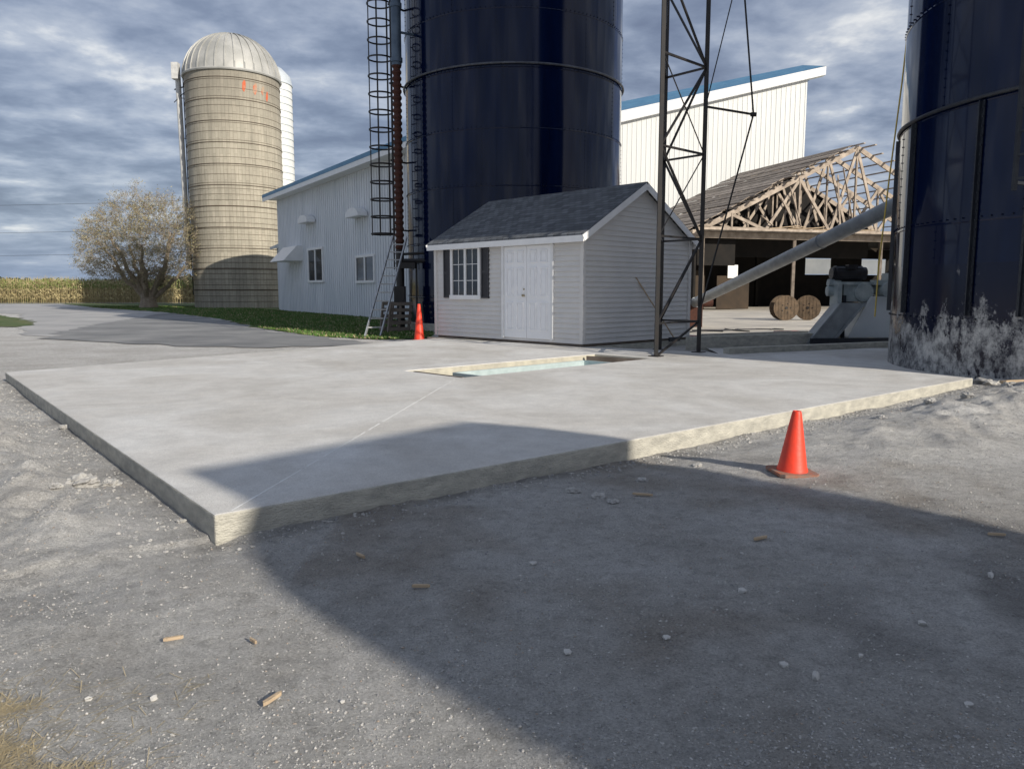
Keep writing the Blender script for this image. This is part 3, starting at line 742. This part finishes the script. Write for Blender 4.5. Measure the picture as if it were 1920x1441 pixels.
mb=M();K=V((4.55,15.0,4.6))
mb.tube([V((4.25,15.0,7.2)),K,V((3.62,14.8,1.0))],.017,6);mb.beam((3.62,14.9,4.72),K,.035);mb.beam((3.62,14.9,4.72),V((4.2,15,7.2)),.018)
mb.cyl(K+V((-.05,0,0)),K+V((.05,0,0)),.04,n=10);mb.obj("pulley_arm",BLACK,tw)

# ------------------------------------------------------------ auger
au=thing("auger_conveyor",(6.6,28,0),"long grey auger tube rising to the silo","auger")
mb=M();pA=V((6.55,28,.85));pB=V((8.25,15.4,3.32));mb.cyl(pA,pB,.17,n=28);mb.obj("tube",AUGM,au,smooth=True)
mb=M()
for k in (.02,.68):
    p=pA.lerp(pB,k);d=(pB-pA).normalized();mb.cyl(p-d*.025,p+d*.025,.183,n=24)
mb.obj("flange",AUGM,au)
mb=M();mb.box((6.5,28.2,.5),(.7,.9,1.0));mb.beam((6.3,27.9,0),(6.3,27.9,.9),.08);mb.cyl((6.9,28.2,.9),(7.3,28.2,.9),.18,n=14);mb.obj("intake_boot",RUST,au)

# ------------------------------------------------------------ blower machine
bl=thing("feed_blower",(8.3,18.9,0),"grey silo unloader with black motor and slanted chutes","farm machine")
mb=M()
mb.cyl((7.75,18.7,1.72),(8.4,18.7,1.72),.18,n=24);mb.cyl((7.68,18.7,1.72),(7.75,18.7,1.72),.14,n=20);mb.cyl((8.4,18.7,1.72),(8.5,18.7,1.72),.15,n=20)
for k in range(10):
    a=2*math.pi*k/10;mb.beam((7.78,18.7+.185*math.cos(a),1.72+.185*math.sin(a)),(8.38,18.7+.185*math.cos(a),1.72+.185*math.sin(a)),.02)
mb.box((8.1,18.55,1.87),(.22,.2,.1));mb.obj("motor",BLKP,bl,smooth=True)
mb=M();mb.box((8.15,18.7,1.48),(.9,.6,.07));mb.box((8.15,18.7,1.25),(.5,.5,.4));mb.cyl((7.6,18.7,1.3),(9.4,18.6,1.36),.12,n=16);mb.cyl((8.35,18.35,1.27),(8.35,18.9,1.27),.22,n=24)
mb.cyl((8.9,18.25,1.33),(8.9,18.8,1.33),.18,n=20);mb.box((9.2,18.6,1.55),(.5,.4,.35));mb.cyl((7.62,18.7,1.5),(7.9,18.7,1.5),.09,n=12);mb.box((8.75,18.5,1.5),(.3,.3,.12))
for k in range(8):
    a=2*math.pi*k/8;mb.cyl((8.35+.17*math.cos(a),18.32,1.27+.17*math.sin(a)),(8.35+.17*math.cos(a),18.35,1.27+.17*math.sin(a)),.018,n=6)
mb.box((7.78,18.6,1.22),(.1,.45,.55));mb.obj("gearbox",MGREY,bl,smooth=True)
def chute(mb,a,b2,w0,w1,dd):
    a=V(a);b2=V(b2)
    P=[a,a+V((w0,0,0)),b2+V((w1,0,0)),b2]
    Q=[p+V((0,dd,0)) for p in P];mb.add(P+Q,[(0,1,2,3),(4,7,6,5),(0,4,5,1),(1,5,6,2),(2,6,7,3),(3,7,4,0)])
mb=M();chute(mb,(7.75,18.2,1.02),(7.0,18.2,.06),.55,.55,.5);mb.beam((7.75,18.18,1.02),(7.0,18.18,.06),.03,.05);mb.beam((8.3,18.18,1.02),(7.55,18.18,.06),.03,.05);mb.obj("chute",mat("chute_grey",(.34,.37,.385),(.23,.25,.26),3,.45,.1),bl)
mb=M();chute(mb,(8.5,18.35,1.15),(8.0,18.3,.2),1.0,1.15,.5);mb.add([V((9.0,18.2,1.15)),V((9.7,18.0,1.15)),V((9.9,17.9,2.2)),V((9.35,18.1,2.0))],[(0,1,2,3)]);mb.beam((8.5,18.33,1.15),(8.0,18.28,.2),.03,.05);mb.beam((8.5,18.33,1.15),(9.5,18.33,1.15),.04,.05);mb.obj("hopper",LROOF,bl)
mb=M()
for x,y in ((7.9,18.4),(8.6,19.1),(9.3,18.4),(9.3,19.0)): mb.beam((x,y,0),(x,y,1.2),.07)
mb.beam((7.0,18.0,.12),(9.7,18.4,.12),.1,.16);mb.obj("stand",DKST,bl)

# ------------------------------------------------------------ reels
loc=(12.1,34.4,.012);x,y,z=loc
r0=thing("cable_reel",loc,"round brown wooden cable reel standing on its rims","cable reel","wooden cable reels in the yard")
for o in (-.28,.28):
    mb=M();mb.cyl((x,y+o-.025,z+.55),(x,y+o+.025,z+.55),.55,n=32)
    for k in range(7):
        w=-.42+k*.14;hh=math.sqrt(max(0,.53**2-w*w));mb.box((x+w,y+o-.027*(1 if o<0 else -1),z+.55),(.12,.014,2*hh*.97))
    if o<0:
        for k in range(5):
            a=2*math.pi*k/5;mb.cyl((x+.2*math.cos(a),y-.335,z+.55+.2*math.sin(a)),(x+.2*math.cos(a),y-.30,z+.55+.2*math.sin(a)),.025,n=8,m=1)
        mb.cyl((x,y-.335,z+.55),(x,y-.3,z+.55),.06,n=12,m=1)
    mb.obj("flange",[REELW,BLACK],r0)
mb=M();mb.cyl((x,y-.27,z+.55),(x,y+.27,z+.55),.26,n=20);mb.obj("drum",OLDW,r0)
copything(r0,(13.2,34.5,.012),-.35)

# ------------------------------------------------------------ cones
def cone(loc,h,label,slim=1.0):
    x,y,z=loc
    r=thing("traffic_cone",loc,label,"traffic cone","orange traffic cones")
    k=h/.45;s=slim*k
    mb=M();mb.lathe((x,y,z),[(.108*s,.022*k),(.104*s,.04*k),(.098*s,.055*k),(.034*s,.43*k),(.028*s,.45*k),(.018*s,.45*k),(.02*s,.40*k)],28);mb.obj("cone_body",ORANGE,r,smooth=True)
    mb=M();w=.29*s;t=.022*k
    P=[(-1,-.8),(-.8,-1),(.8,-1),(1,-.8),(1,.8),(.8,1),(-.8,1),(-1,.8)]
    vs=[V((x+a*w/2,y+c*w/2,z+zz)) for zz in (0,t) for a,c in P]
    mb.add(vs,[tuple(range(8))[::-1],tuple(range(8,16))]+[(i,(i+1)%8,8+(i+1)%8,8+i) for i in range(8)])
    mb.obj("cone_base",ORBASE,r);return r
zc=max(hgt(2.0+dx,5.38+dy) for dx in (-.1,0,.1) for dy in (-.1,0,.1))
c1=cone((2.0,5.38,zc-.006),.45,"faded orange traffic cone on grey gravel");c1.rotation_euler=(.02,.03,.1)
c2=cone((-2.38,19.75,.02),.95,"slim orange traffic cone beside the grey shed",.6)

# ------------------------------------------------------------ ladder, pallets, broom
ld=thing("extension_ladder",(-3.9,21.7,.03),"aluminium ladder leaning against the silo pipes","ladder")
f0,f1=V((-4.13,21.6,.03)),V((-3.72,21.75,.03));dv=V((.42,2.75,2.95))
for f in (f0,f1):
    mb=M();mb.beam(f,f+dv,.035,.08);mb.obj("rail",ALU,ld)
for k in range(1,12):
    mb=M();mb.beam(f0+dv*k/12,f1+dv*k/12,.035);mb.obj("rung",ALU,ld)
for i,(x,y,tilt) in enumerate(((-3.85,24.6,.25),(-3.55,24.2,.4))):
    r=thing("wooden_pallet",(x,y,.02),"weathered wooden pallet leaning near the silo","pallet","pallets beside the silo")
    X=V((.8,.6,0)).normalized();Zt=V((.15*X.y,tilt*.5,1)).normalized();Yt=Zt.cross(X)
    for k in range(5):
        mb=M();mb.frame(V((x,y,.02))+Zt*(.1+k*.2),X,Yt,Zt,.8,.02,.11);mb.obj("slat",OLDW,r)
    for k in (-.36,0,.36):
        mb=M();mb.frame(V((x,y,.02))+Zt*.48+X*k+Yt*.06,X,Yt,Zt,.05,.09,.95);mb.obj("stringer",OLDW,r)
br=thing("push_broom",(3.85,18.1,.12),"long handled broom leaning on the shed wall","broom")
mb=M();mb.cyl((3.82,18.12,.2),(2.70,17.48,1.74),.016,n=8);mb.obj("handle",NWOOD,br)
mb=M();mb.beam((3.68,18.0,.2),(3.98,18.28,.2),.05,.05);mb.beam((3.68,18.0,.155),(3.98,18.28,.155),.04,.06);mb.obj("broom_head",DKST,br)

mb=M();mb.tube([V((7.42,15.02,6.9)),V((7.33,15.03,5.2)),V((7.2,15.05,3.4)),V((7.12,15.1,1.8)),V((7.1,15.1,.8))],.014,6)
o=mb.obj("rope",YEL);o["label"]="yellow rope hanging from the navy silo";o["category"]="rope"
def wig(p,q,n,amp):
    p=V(p);q=V(q);return [p.lerp(q,i/n)+V((amp*noise.noise(V((i*.6,p.x,0))),amp*noise.noise(V((i*.6,p.y,5))),0)) for i in range(n+1)]
for p,q,amp,rad,m_,lab,cat in (((4.6,22,.035),(9.2,20.5,.035),1.2,.018,RED,"thin red hose lying across the yard","hose"),((5.4,20.4,.035),(8.8,22.5,.035),1.6,.015,BLKP,"black hose lying across the yard","hose"),((5.6,19.8,.035),(8.9,20.0,.035),1.0,.012,YEL,"yellow cord lying across the yard","cord"),((4.4,24,.035),(9.0,26,.035),1.5,.02,BLKP,"black hose lying across the yard","hose")):
    mb=M();mb.tube(wig(p,q,24,amp),rad,6);o=mb.obj("hose" if cat=="hose" else "cord",m_);o["label"]=lab;o["category"]=cat
rt=thing("storage_tote",(7.4,20.6,.02),"low red tote lying in the yard","tote")
mb=M();mb.add([V((7.15+i*.55,20.4+j*.4,.02)) for i,j in((0,0),(1,0),(1,1),(0,1))]+[V((7.12+i*.61,20.37+j*.46,.22)) for i,j in((0,0),(1,0),(1,1),(0,1))],[(3,2,1,0),(0,1,5,4),(1,2,6,5),(2,3,7,6),(3,0,4,7)]);mb.obj("tub",RED,rt)
mb=M();P=[V((7.1,20.35,.22)),V((7.75,20.35,.22)),V((7.75,20.85,.22)),V((7.1,20.85,.22))]
for i in range(4): mb.beam(P[i],P[(i+1)%4],.035,.03)
mb.obj("rim",RED,rt)
for i,(zl) in enumerate((11.9,8.9,6.4)):
    mb=M();pts=[V((-120+i*2+(k/20)*98,88,zl-1.2*math.sin(math.pi*k/20))) for k in range(21)]
    mb.tube(pts,.016,4);o=mb.obj("power_line",BLKP);o["label"]="thin dark overhead wire above the cornfield";o["category"]="power line";o["group"]="overhead wires"
for i,(x,y,l,a) in enumerate(((6.75,10.2,.5,.3),(6.9,9.75,.35,1.0))):
    mb=M();z=hgt(x,y)+.03;mb.box((x,y,z),(l,.09,.035),a);mb.box((x+.01,y,z+.02),(l*.9,.03,.008),a)
    o=mb.obj("lumber_offcut",NWOOD,org=(x,y,z));o["label"]="short lumber offcut on the gravel";o["category"]="lumber";o["group"]="lumber offcuts"

# unseen block added behind the viewer, outline shaped to throw the long shadow
fh=thing("shadow_caster",(9.5,-2,0),"unseen tall narrow block shaped to cast the long shadow","shadow caster")
pa=V((.733,.68,0));pb=V((-.68,.733,0));T24=math.tan(math.radians(24))
def ap(a,b2,z): q=pa*a+pb*b2;return V((q.x,q.y,z))
b0=-8.0
hl,hr=(5.30-b0)*T24,(5.56-b0)*T24
prof=[(1.53,0),(1.53,(1.9-b0)*T24),(1.50,(2.5-b0)*T24),(1.46,(3.0-b0)*T24),(1.53,(3.45-b0)*T24),(1.69,(3.95-b0)*T24),(1.79,(4.5-b0)*T24),(1.795,hl),(4.42,hr),(4.66,(5.0-b0)*T24),(4.82,(4.2-b0)*T24),(4.78,0)]
mb=M();F=[ap(a,b0,z) for a,z in prof];G=[ap(a,b0-2.4,z) for a,z in prof];k=len(prof)
mb.add(F+G,[tuple(range(k)),tuple(range(k,2*k))[::-1]]+[(i,k+i,k+(i+1)%k,(i+1)%k) for i in range(k)]);mb.obj("wall",BSIDE,fh)
mb=M();mb.beam(ap(1.8,b0-1.2,hl+.03),ap(4.4,b0-1.2,hr+.03),2.4,.02);mb.obj("roof",BLUR,fh)

# ------------------------------------------------------------ tree (branches grown towards points filling a dome)
random.seed(11)
TB=V((-35.4,75.5,0))
tree=thing("willow_tree",tuple(TB),"bushy rounded willow tree with thinning olive leaves","tree")
mb=M()
DC=TB+V((-.1,0,5.4));
def indome(p):
    d=p-DC;a=math.atan2(d.y,d.x);el=math.atan2(d.z,math.hypot(d.x,d.y)+1e-6)
    k=1+.18*noise.noise(V((math.cos(a)*1.6,math.sin(a)*1.6,el*1.8+3)))
    return (d.x/6.2)**2+(d.y/5.2)**2+(d.z/(5.8 if d.z>0 else 3.4))**2<k*k and p.z>2.3
sk=[];
def limb(p,q,r0_,r1_,n=6,wob=.25,sag=.5,sides=6):
    pts=[];rs=[]
    for i in range(n+1):
        t=i/n;c=p.lerp(q,t)+up*sag*math.sin(math.pi*t)+V((random.uniform(-wob,wob),random.uniform(-wob,wob),random.uniform(-wob,wob)))*t*(1.2-t)
        pts.append(c);rs.append(r0_+(r1_-r0_)*t)
    mb.tube(pts,rs,sides);return pts,rs
for k in range(11):
    a=k*2.4+random.uniform(-.2,.2);rr_=random.uniform(1.2,3.6);q=DC+V((rr_*math.cos(a)*1.15,rr_*math.sin(a),random.uniform(-.4,2.6)-rr_*.35))
    p=TB+V((.35*math.cos(a),.35*math.sin(a),random.uniform(.9,1.5)))
    pts,rs=limb(p,q,.28,.10,8,.5,-.35,7)
    sk+=list(zip(pts[2:],rs[2:]))
T_=[]
while len(T_)<1900:
    p=DC+V((random.uniform(-7,7),random.uniform(-6.6,6.6),random.uniform(-4,6.6)))
    if indome(p): T_.append(p)
def build():
    kd=KDTree(len(sk))
    for i,(p,r) in enumerate(sk): kd.insert(p,i)
    kd.balance();return kd
T_.sort(key=lambda p:(p-(TB+up*3)).length)
kd=build();ends=[]
for i,p in enumerate(T_):
    if i%25==0: kd=build()
    best=None
    for co_,idx,dist in kd.find_n(p,6):
        cost=dist+.8*max(0,co_.z-p.z)
        if best is None or cost<best[0]: best=(cost,idx)
    q,r=sk[best[1]]
    rn=max(.014,min(.06,r*.55))
    pts,rs=limb(q,p,rn,max(.010,rn*.5),3,.2,.1,4 if rn>.04 else 3)
    sk+=list(zip(pts[1:],rs[1:]));ends.append((p,(p-q).normalized()))
tw_pts=[]
for p,d in ends:
    for k in range(7):
        dd=(d*.4+(p-DC).normalized()*.7+V((random.gauss(0,.6),random.gauss(0,.6),random.gauss(.15,.5)))).normalized();l=random.uniform(.45,1.0)
        q=p+dd*l*random.uniform(0,.2);e=p+dd*l
        s_=dd.cross(V((random.random()-.5,random.random()-.5,random.random()-.5))).normalized()*.009
        mb.add([q-s_,q+s_,e],[(0,1,2)]);tw_pts.append((q,e))
mb.tube([TB+V((0,0,-.2)),TB+V((0,0,.6)),TB+V((.05,0,1.7))],[.95,.72,.62],12)
mb.obj("trunk",mat("bark",(.40,.33,.25),(.25,.20,.155),4,.95,0,.6,20),tree,smooth=False)
mb=M();LF=[mat("willow_leaf",(.33,.30,.155),(.26,.235,.125),.8,.8),mat("willow_leaf_light",(.46,.40,.235),(.38,.33,.195),.8,.8),mat("willow_leaf_dark",(.22,.21,.11),(.17,.165,.085),.8,.8)]
for q,e in tw_pts:
    dens=noise.noise(q*.45+V((9,0,0)))
    nl=4 if dens>.1 else (3 if dens>-.2 else 2)
    for k in range(nl):
        c=q.lerp(e,random.random())+V((random.gauss(0,.08),random.gauss(0,.08),random.gauss(0,.08)))
        d=V((random.uniform(-1,1),random.uniform(-1,1),random.uniform(-1.1,.7))).normalized();s_=d.cross(V((random.random(),random.random(),random.random()))).normalized()
        l=random.uniform(.09,.19);w=l*.3
        mb.add([c-s_*w*.5,c+d*l*.5-s_*w*0.6,c+d*l,c+s_*w*.5],[(0,1,2,3)],random.choice((0,0,1,1,2)) if dens>-.1 else random.choice((0,2,1)))
mb.obj("crown",LF,tree)
tree.location=(-28.2,60.0,0);tree.scale=(.80,.80,.80)

# ------------------------------------------------------------ corn
random.seed(3)
CM=[mat("corn_green",(.15,.20,.05),(.22,.24,.075),.5,.8),mat("corn_tan",(.50,.42,.22),(.37,.31,.16),.5,.85),mat("corn_brown",(.34,.27,.14),(.24,.19,.10),.5,.9)]
mb=M()
for j in range(12):
    y=83+j*.76;x=-92.0
    while x<-16:
        xx=x+random.uniform(-.06,.06);h=2.45+.25*noise.noise(V((x*.3,y*.3,0)))+random.uniform(-.2,.25)
        mb.add([(xx-.02,y,0),(xx+.02,y,0),(xx+.012,y,h),(xx-.012,y,h)],[(0,1,2,3)],random.choice((1,2)))
        nl=7 if j<5 else 4
        for k in range(nl):
            z=h*(.2+.8*k/nl)+random.uniform(-.1,.1) if j<5 else h*(.6+.4*k/nl)
            a=random.uniform(0,6.28);l=random.uniform(.35,.65);w=.045
            dx,dy=math.cos(a),math.sin(a);m_=0 if z>h*.6 and random.random()<.75 else (1 if random.random()<.7 else 2)
            mb.add([(xx,y,z),(xx+dx*l*.5-dy*w,y+dy*l*.5+dx*w,z+.22),(xx+dx*l,y+dy*l,z-.12),(xx+dx*l*.5+dy*w,y+dy*l*.5-dx*w,z+.12)],[(0,1,2,3)],m_)
        mb.add([(xx-.015,y,h),(xx+.1*random.uniform(-1,1),y,h+.28),(xx+.015,y,h)],[(0,1,2)],1)
        x+=.24
mb.box((-54,96,1.05),(76,8,2.1),0,0)
o=mb.obj("cornfield",CM);o["kind"]="stuff"
mb=M();random.seed(5)
for i in range(2500):
    x=random.uniform(-420,420);y=random.uniform(400,410);hh=7+5*noise.noise(V((x*.02,0,0)))+2.5*noise.noise(V((x*.1,2,0)))
    z=random.uniform(0,max(2,hh));s_=random.uniform(1.2,2.5)
    a=random.uniform(0,3);mb.add([(x-s_,y,z-s_*.7),(x+s_,y+a,z-s_*.5),(x+s_*.6,y,z+s_*.6),(x-s_*.5,y+a,z+s_*.7)],[(0,1,2,3)])
o=mb.obj("distant_trees",mat("far_foliage",(.04,.06,.05),(.06,.08,.07),.05,1));o["kind"]="stuff"

# ------------------------------------------------------------ grass blades
random.seed(21)
LAWN=[(-72,81.5),(-10,81.5),(-10,52),(-4,37),(-2.4,26),(-2.3,21.2),(-3.6,20.6),(-5.6,22),(-8.8,27),(-13.4,35.6),(-21,47),(-31.5,59),(-46,79),(-60,79.5)]
mb=M();cnt=0
while cnt<42000:
    y=20.6+(random.random()**1.8)*46;x=random.uniform(-42,-2.3)
    if not inpoly(x,y,LAWN): continue
    if (V((x,y,0))-BP).dot(bn)>0 and y>32: continue
    cnt+=1;h=random.uniform(.02,.075)*(1+.5*noise.noise(V((x*.5,y*.5,0))));a=random.uniform(0,3.14);w=.012+.0006*y
    dx,dy=math.cos(a)*w,math.sin(a)*w
    mb.add([(x-dx,y-dy,.015),(x+dx,y+dy,.015),(x+random.uniform(-.04,.04),y+random.uniform(-.04,.04),h+.02)],[(0,1,2)],0 if random.random()<.88 else 1)
o=mb.obj("grass",[BLADE,STRAW]);o["kind"]="stuff"
mb=M();tuf=[(-1.64,2.10),(-1.52,2.0),(-1.38,1.92),(-1.26,1.93),(-1.62,2.26),(-1.46,2.04),(-1.16,1.90)]
for i in range(1600):
    cxy=random.choice(tuf);x=cxy[0]+random.gauss(0,.055);y=cxy[1]+random.gauss(0,.035)
    if random.random()<.12: x=random.uniform(-1.75,-1.0);y=random.uniform(1.9,2.5)
    z=hgt(x,y)+.003;a=random.gauss(.6,1.1);l=random.uniform(.03,.08);w=.0011
    dx,dy=math.cos(a),math.sin(a);e=random.uniform(0,.014)
    mb.add([(x-dy*w,y+dx*w,z),(x+dy*w,y-dx*w,z),(x+dx*l+dy*w,y+dy*l-dx*w,z+e),(x+dx*l-dy*w,y+dy*l+dx*w,z+e)],[(0,1,2,3)])
o=mb.obj("straw_litter",STRAW);o["kind"]="stuff"

# ------------------------------------------------------------ gravel pebbles
random.seed(9)
def rock(mb,x,y,z,r,m=0):
    ico=[(0,0,1),(.89,0,.45),(.28,.85,.45),(-.72,.53,.45),(-.72,-.53,.45),(.28,-.85,.45),(.72,.53,-.45),(-.28,.85,-.45),(-.89,0,-.45),(-.28,-.85,-.45),(.72,-.53,-.45),(0,0,-1)]
    F=[(0,1,2),(0,2,3),(0,3,4),(0,4,5),(0,5,1),(1,6,2),(2,7,3),(3,8,4),(4,9,5),(5,10,1),(6,7,2),(7,8,3),(8,9,4),(9,10,5),(10,6,1),(11,7,6),(11,8,7),(11,9,8),(11,10,9),(11,6,10)]
    a=random.uniform(0,6.28);sx_,sy_,sz_=random.uniform(.7,1.3),random.uniform(.6,1.1),random.uniform(.4,.8)
    ca,sa=math.cos(a),math.sin(a);vs=[]
    for v in ico:
        k=random.uniform(.8,1.15);X=v[0]*sx_*k*r;Y=v[1]*sy_*k*r;Z=v[2]*sz_*k*r;vs.append((x+X*ca-Y*sa,y+X*sa+Y*ca,z+Z))
    mb.add(vs,F,m)
mb=M();cnt=0
PM=[STONE,mat("pebble_light",(.55,.535,.50),(.44,.43,.405),9,.9),mat("pebble_brown",(.38,.32,.26),(.29,.245,.20),9,.9),mat("pebble_dark",(.23,.23,.235),(.33,.33,.32),9,.9)]
while cnt<34000:
    y=1.75+(random.random()**1.9)*9;x=random.uniform(-.78,.78)*y*1.05
    if inpoly(x,y,SL): continue
    if noise.noise(V((x*1.3,y*1.3,7)))+random.uniform(-.6,.6)<-.15: continue
    r=random.choice((.0015,.0018,.0022,.0026,.0034,.0044))*(1+.10*y)*random.uniform(.7,1.2)
    if random.random()<.005: r*=2.2
    rock(mb,x,y,hgt(x,y)+r*.1,r,random.choice((0,0,0,0,0,1,2,3,3,3)));cnt+=1
for i in range(1300):
    if random.random()<.55:
        s=random.uniform(0,10.2);t=-abs(random.gauss(0,.14))-.02
    else:
        s=-abs(random.gauss(0,.3))-.02;t=random.uniform(0,9.2)
    p=A+e1*s+e2*t;r=random.uniform(.004,.014)*(1+.03*p.y);rock(mb,p.x,p.y,hgt(p.x,p.y)+r*.1,r,random.choice((0,0,3)))
o=mb.obj("gravel",PM);o["kind"]="stuff"
RK=[(1.03,2.47,.022),(.95,2.55,.015),(-1.37,2.35,.018),(-1.16,2.35,.016),(.2,2.64,.018),(.58,2.75,.016),(1.62,2.9,.02),(1.45,2.3,.015),(1.0,3.2,.02),(.1,3.55,.02),(2.2,3.4,.022),(-.55,2.35,.014),(1.25,2.62,.013)]
for (x,y,r) in RK:
    mb=M();z=hgt(x,y);rock(mb,x,y,z+r*.4,r,0);o=mb.obj("rock",PM[1],org=(x,y,z),smooth=True)
    o["label"]="small pale rounded stone on the gravel";o["category"]="stone";o["group"]="loose stones on the gravel"
def clod(x,y,r,lab):
    z=hgt(x,y);bm=bmesh.new();bmesh.ops.create_icosphere(bm,subdivisions=4,radius=r)
    for v in bm.verts:
        n_=noise.fractal(v.co/r*1.6+V((x*9,y*9,0)),.8,2.1,5);v.co*=1+.5*n_;v.co.z*=.55
    me=bpy.data.meshes.new("soil_clod");bm.to_mesh(me);bm.free();me.materials.append(STONE)
    o=bpy.data.objects.new("soil_clod",me);o.location=(x,y,z+r*.05);COL.objects.link(o);o["label"]=lab;o["category"]="clod";o["group"]="clods beside the slab"
for x,y,r in ((-2.86,5.0,.10),(-2.74,5.12,.06),(-2.95,4.85,.04),(6.75,10.75,.2),(6.45,9.9,.08),(.55,4.75,.045),(.62,4.62,.035),(.4,4.9,.045),(-3.4,6.3,.05),(-4.3,7.3,.06),(3.6,7.4,.05),(4.4,8.0,.06),(5.2,8.7,.06),(-1.9,4.3,.025),(.9,5.2,.04),(1.4,5.7,.035)):
    clod(x,y,r,"crumbly grey clod of soil beside the slab")
for x,y,l,a in ((-.77,2.33,.085,1.1),(-1.275,2.76,.07,.4),(-.972,2.75,.05,2.4),(-.746,3.65,.08,2.3),(.833,4.78,.13,-.3),(-.4,3.25,.08,0),(1.3,3.9,.1,.5),(2.6,4.0,.09,-.2)):
    z=hgt(x,y)+.008;mb=M()
    X=V((math.cos(a),math.sin(a),0));Y=V((-math.sin(a),math.cos(a),0));c=V((x,y,z));w=l*.16
    P=[c-X*l/2-Y*w*.3,c-X*l*.4+Y*w*.5,c+X*l*.35+Y*w*.45,c+X*l/2,c+X*l*.4-Y*w*.5,c-X*l*.3-Y*w*.6]
    mb.add(P+[p+up*.012 for p in P],[(5,4,3,2,1,0),(6,7,8,9,10,11)]+[(i,(i+1)%6,6+(i+1)%6,6+i) for i in range(6)])
    o=mb.obj("wood_chip",NWOOD,org=(x,y,z));o["label"]="splintered wood chip lying on the gravel";o["category"]="wood chip";o["group"]="wood chips on the gravel"

# ------------------------------------------------------------ world
w=bpy.data.worlds.new("World");scene.world=w;w.use_nodes=True;nt=w.node_tree;bg=nt.nodes["Background"]
sky=nt.nodes.new("ShaderNodeTexSky");sky.sky_type='NISHITA';sky.sun_disc=False;sky.sun_elevation=math.radians(24);sky.sun_rotation=math.radians(137);sky.air_density=1;sky.dust_density=1
tc=nt.nodes.new("ShaderNodeTexCoord");sx=nt.nodes.new("ShaderNodeSeparateXYZ");nt.links.new(tc.outputs["Generated"],sx.inputs[0])
ab_=nt.nodes.new("ShaderNodeMath");ab_.operation='MAXIMUM';ab_.inputs[1].default_value=0;nt.links.new(sx.outputs[2],ab_.inputs[0])
zz=nt.nodes.new("ShaderNodeMath");zz.inputs[1].default_value=.13;nt.links.new(ab_.outputs[0],zz.inputs[0])
dv1=nt.nodes.new("ShaderNodeMath");dv1.operation='DIVIDE';nt.links.new(sx.outputs[0],dv1.inputs[0]);nt.links.new(zz.outputs[0],dv1.inputs[1])
dv2=nt.nodes.new("ShaderNodeMath");dv2.operation='DIVIDE';nt.links.new(sx.outputs[1],dv2.inputs[0]);nt.links.new(zz.outputs[0],dv2.inputs[1])
cb=nt.nodes.new("ShaderNodeCombineXYZ");nt.links.new(dv1.outputs[0],cb.inputs[0]);nt.links.new(dv2.outputs[0],cb.inputs[1])
n1=noisen(nt,cb.outputs[0],1.5,9,.52,.2);n2=noisen(nt,cb.outputs[0],4.6,8,.58,.1)
ad=nt.nodes.new("ShaderNodeMath");ad.operation='MULTIPLY_ADD';ad.inputs[1].default_value=.5;nt.links.new(n2.outputs[0],ad.inputs[0]);nt.links.new(n1.outputs[0],ad.inputs[2])
K=9.3
r=ramp(nt,[(.58,(.14,.17,.255)),(.69,(.20,.24,.335)),(.77,(.285,.33,.43)),(.87,(.43,.47,.55)),(.98,(.80,.80,.79))]);nt.links.new(ad.outputs[0],r.inputs[0])
sc=mixc(nt,1,r.outputs[0],(K,K,K),"MULTIPLY")
cl=mixc(nt,.87,sky.outputs[0],sc)
hz=nt.nodes.new("ShaderNodeMapRange");hz.inputs[1].default_value=0;hz.inputs[2].default_value=.1;hz.inputs[3].default_value=.75;hz.inputs[4].default_value=0;nt.links.new(ab_.outputs[0],hz.inputs[0])
cl=mixc(nt,hz.outputs[0],cl,(.25*K,.335*K,.48*K))
nt.links.new(cl,bg.inputs[0]);bg.inputs[1].default_value=.125

sl=bpy.data.lights.new("sun",'SUN');sl.energy=5.0;sl.angle=math.radians(.55);sl.color=(1,.925,.81)
so=bpy.data.objects.new("sun",sl);COL.objects.link(so)
ce,se=math.cos(math.radians(24)),math.sin(math.radians(24))
so.rotation_euler=V((-.68*ce,.733*ce,-se)).to_track_quat('-Z','Y').to_euler();so.location=(30,-30,30)

cam=bpy.data.cameras.new("camera");co=bpy.data.objects.new("camera",cam);COL.objects.link(co)
cam.sensor_width=36;cam.lens=27.04;cam.clip_end=4000;cam.clip_start=.05
co.location=(0,0,1.3);co.rotation_euler=(math.radians(90-6.92),0,0)
scene.camera=co
scene.view_settings.view_transform='Standard';scene.view_settings.look='None';scene.view_settings.exposure=0
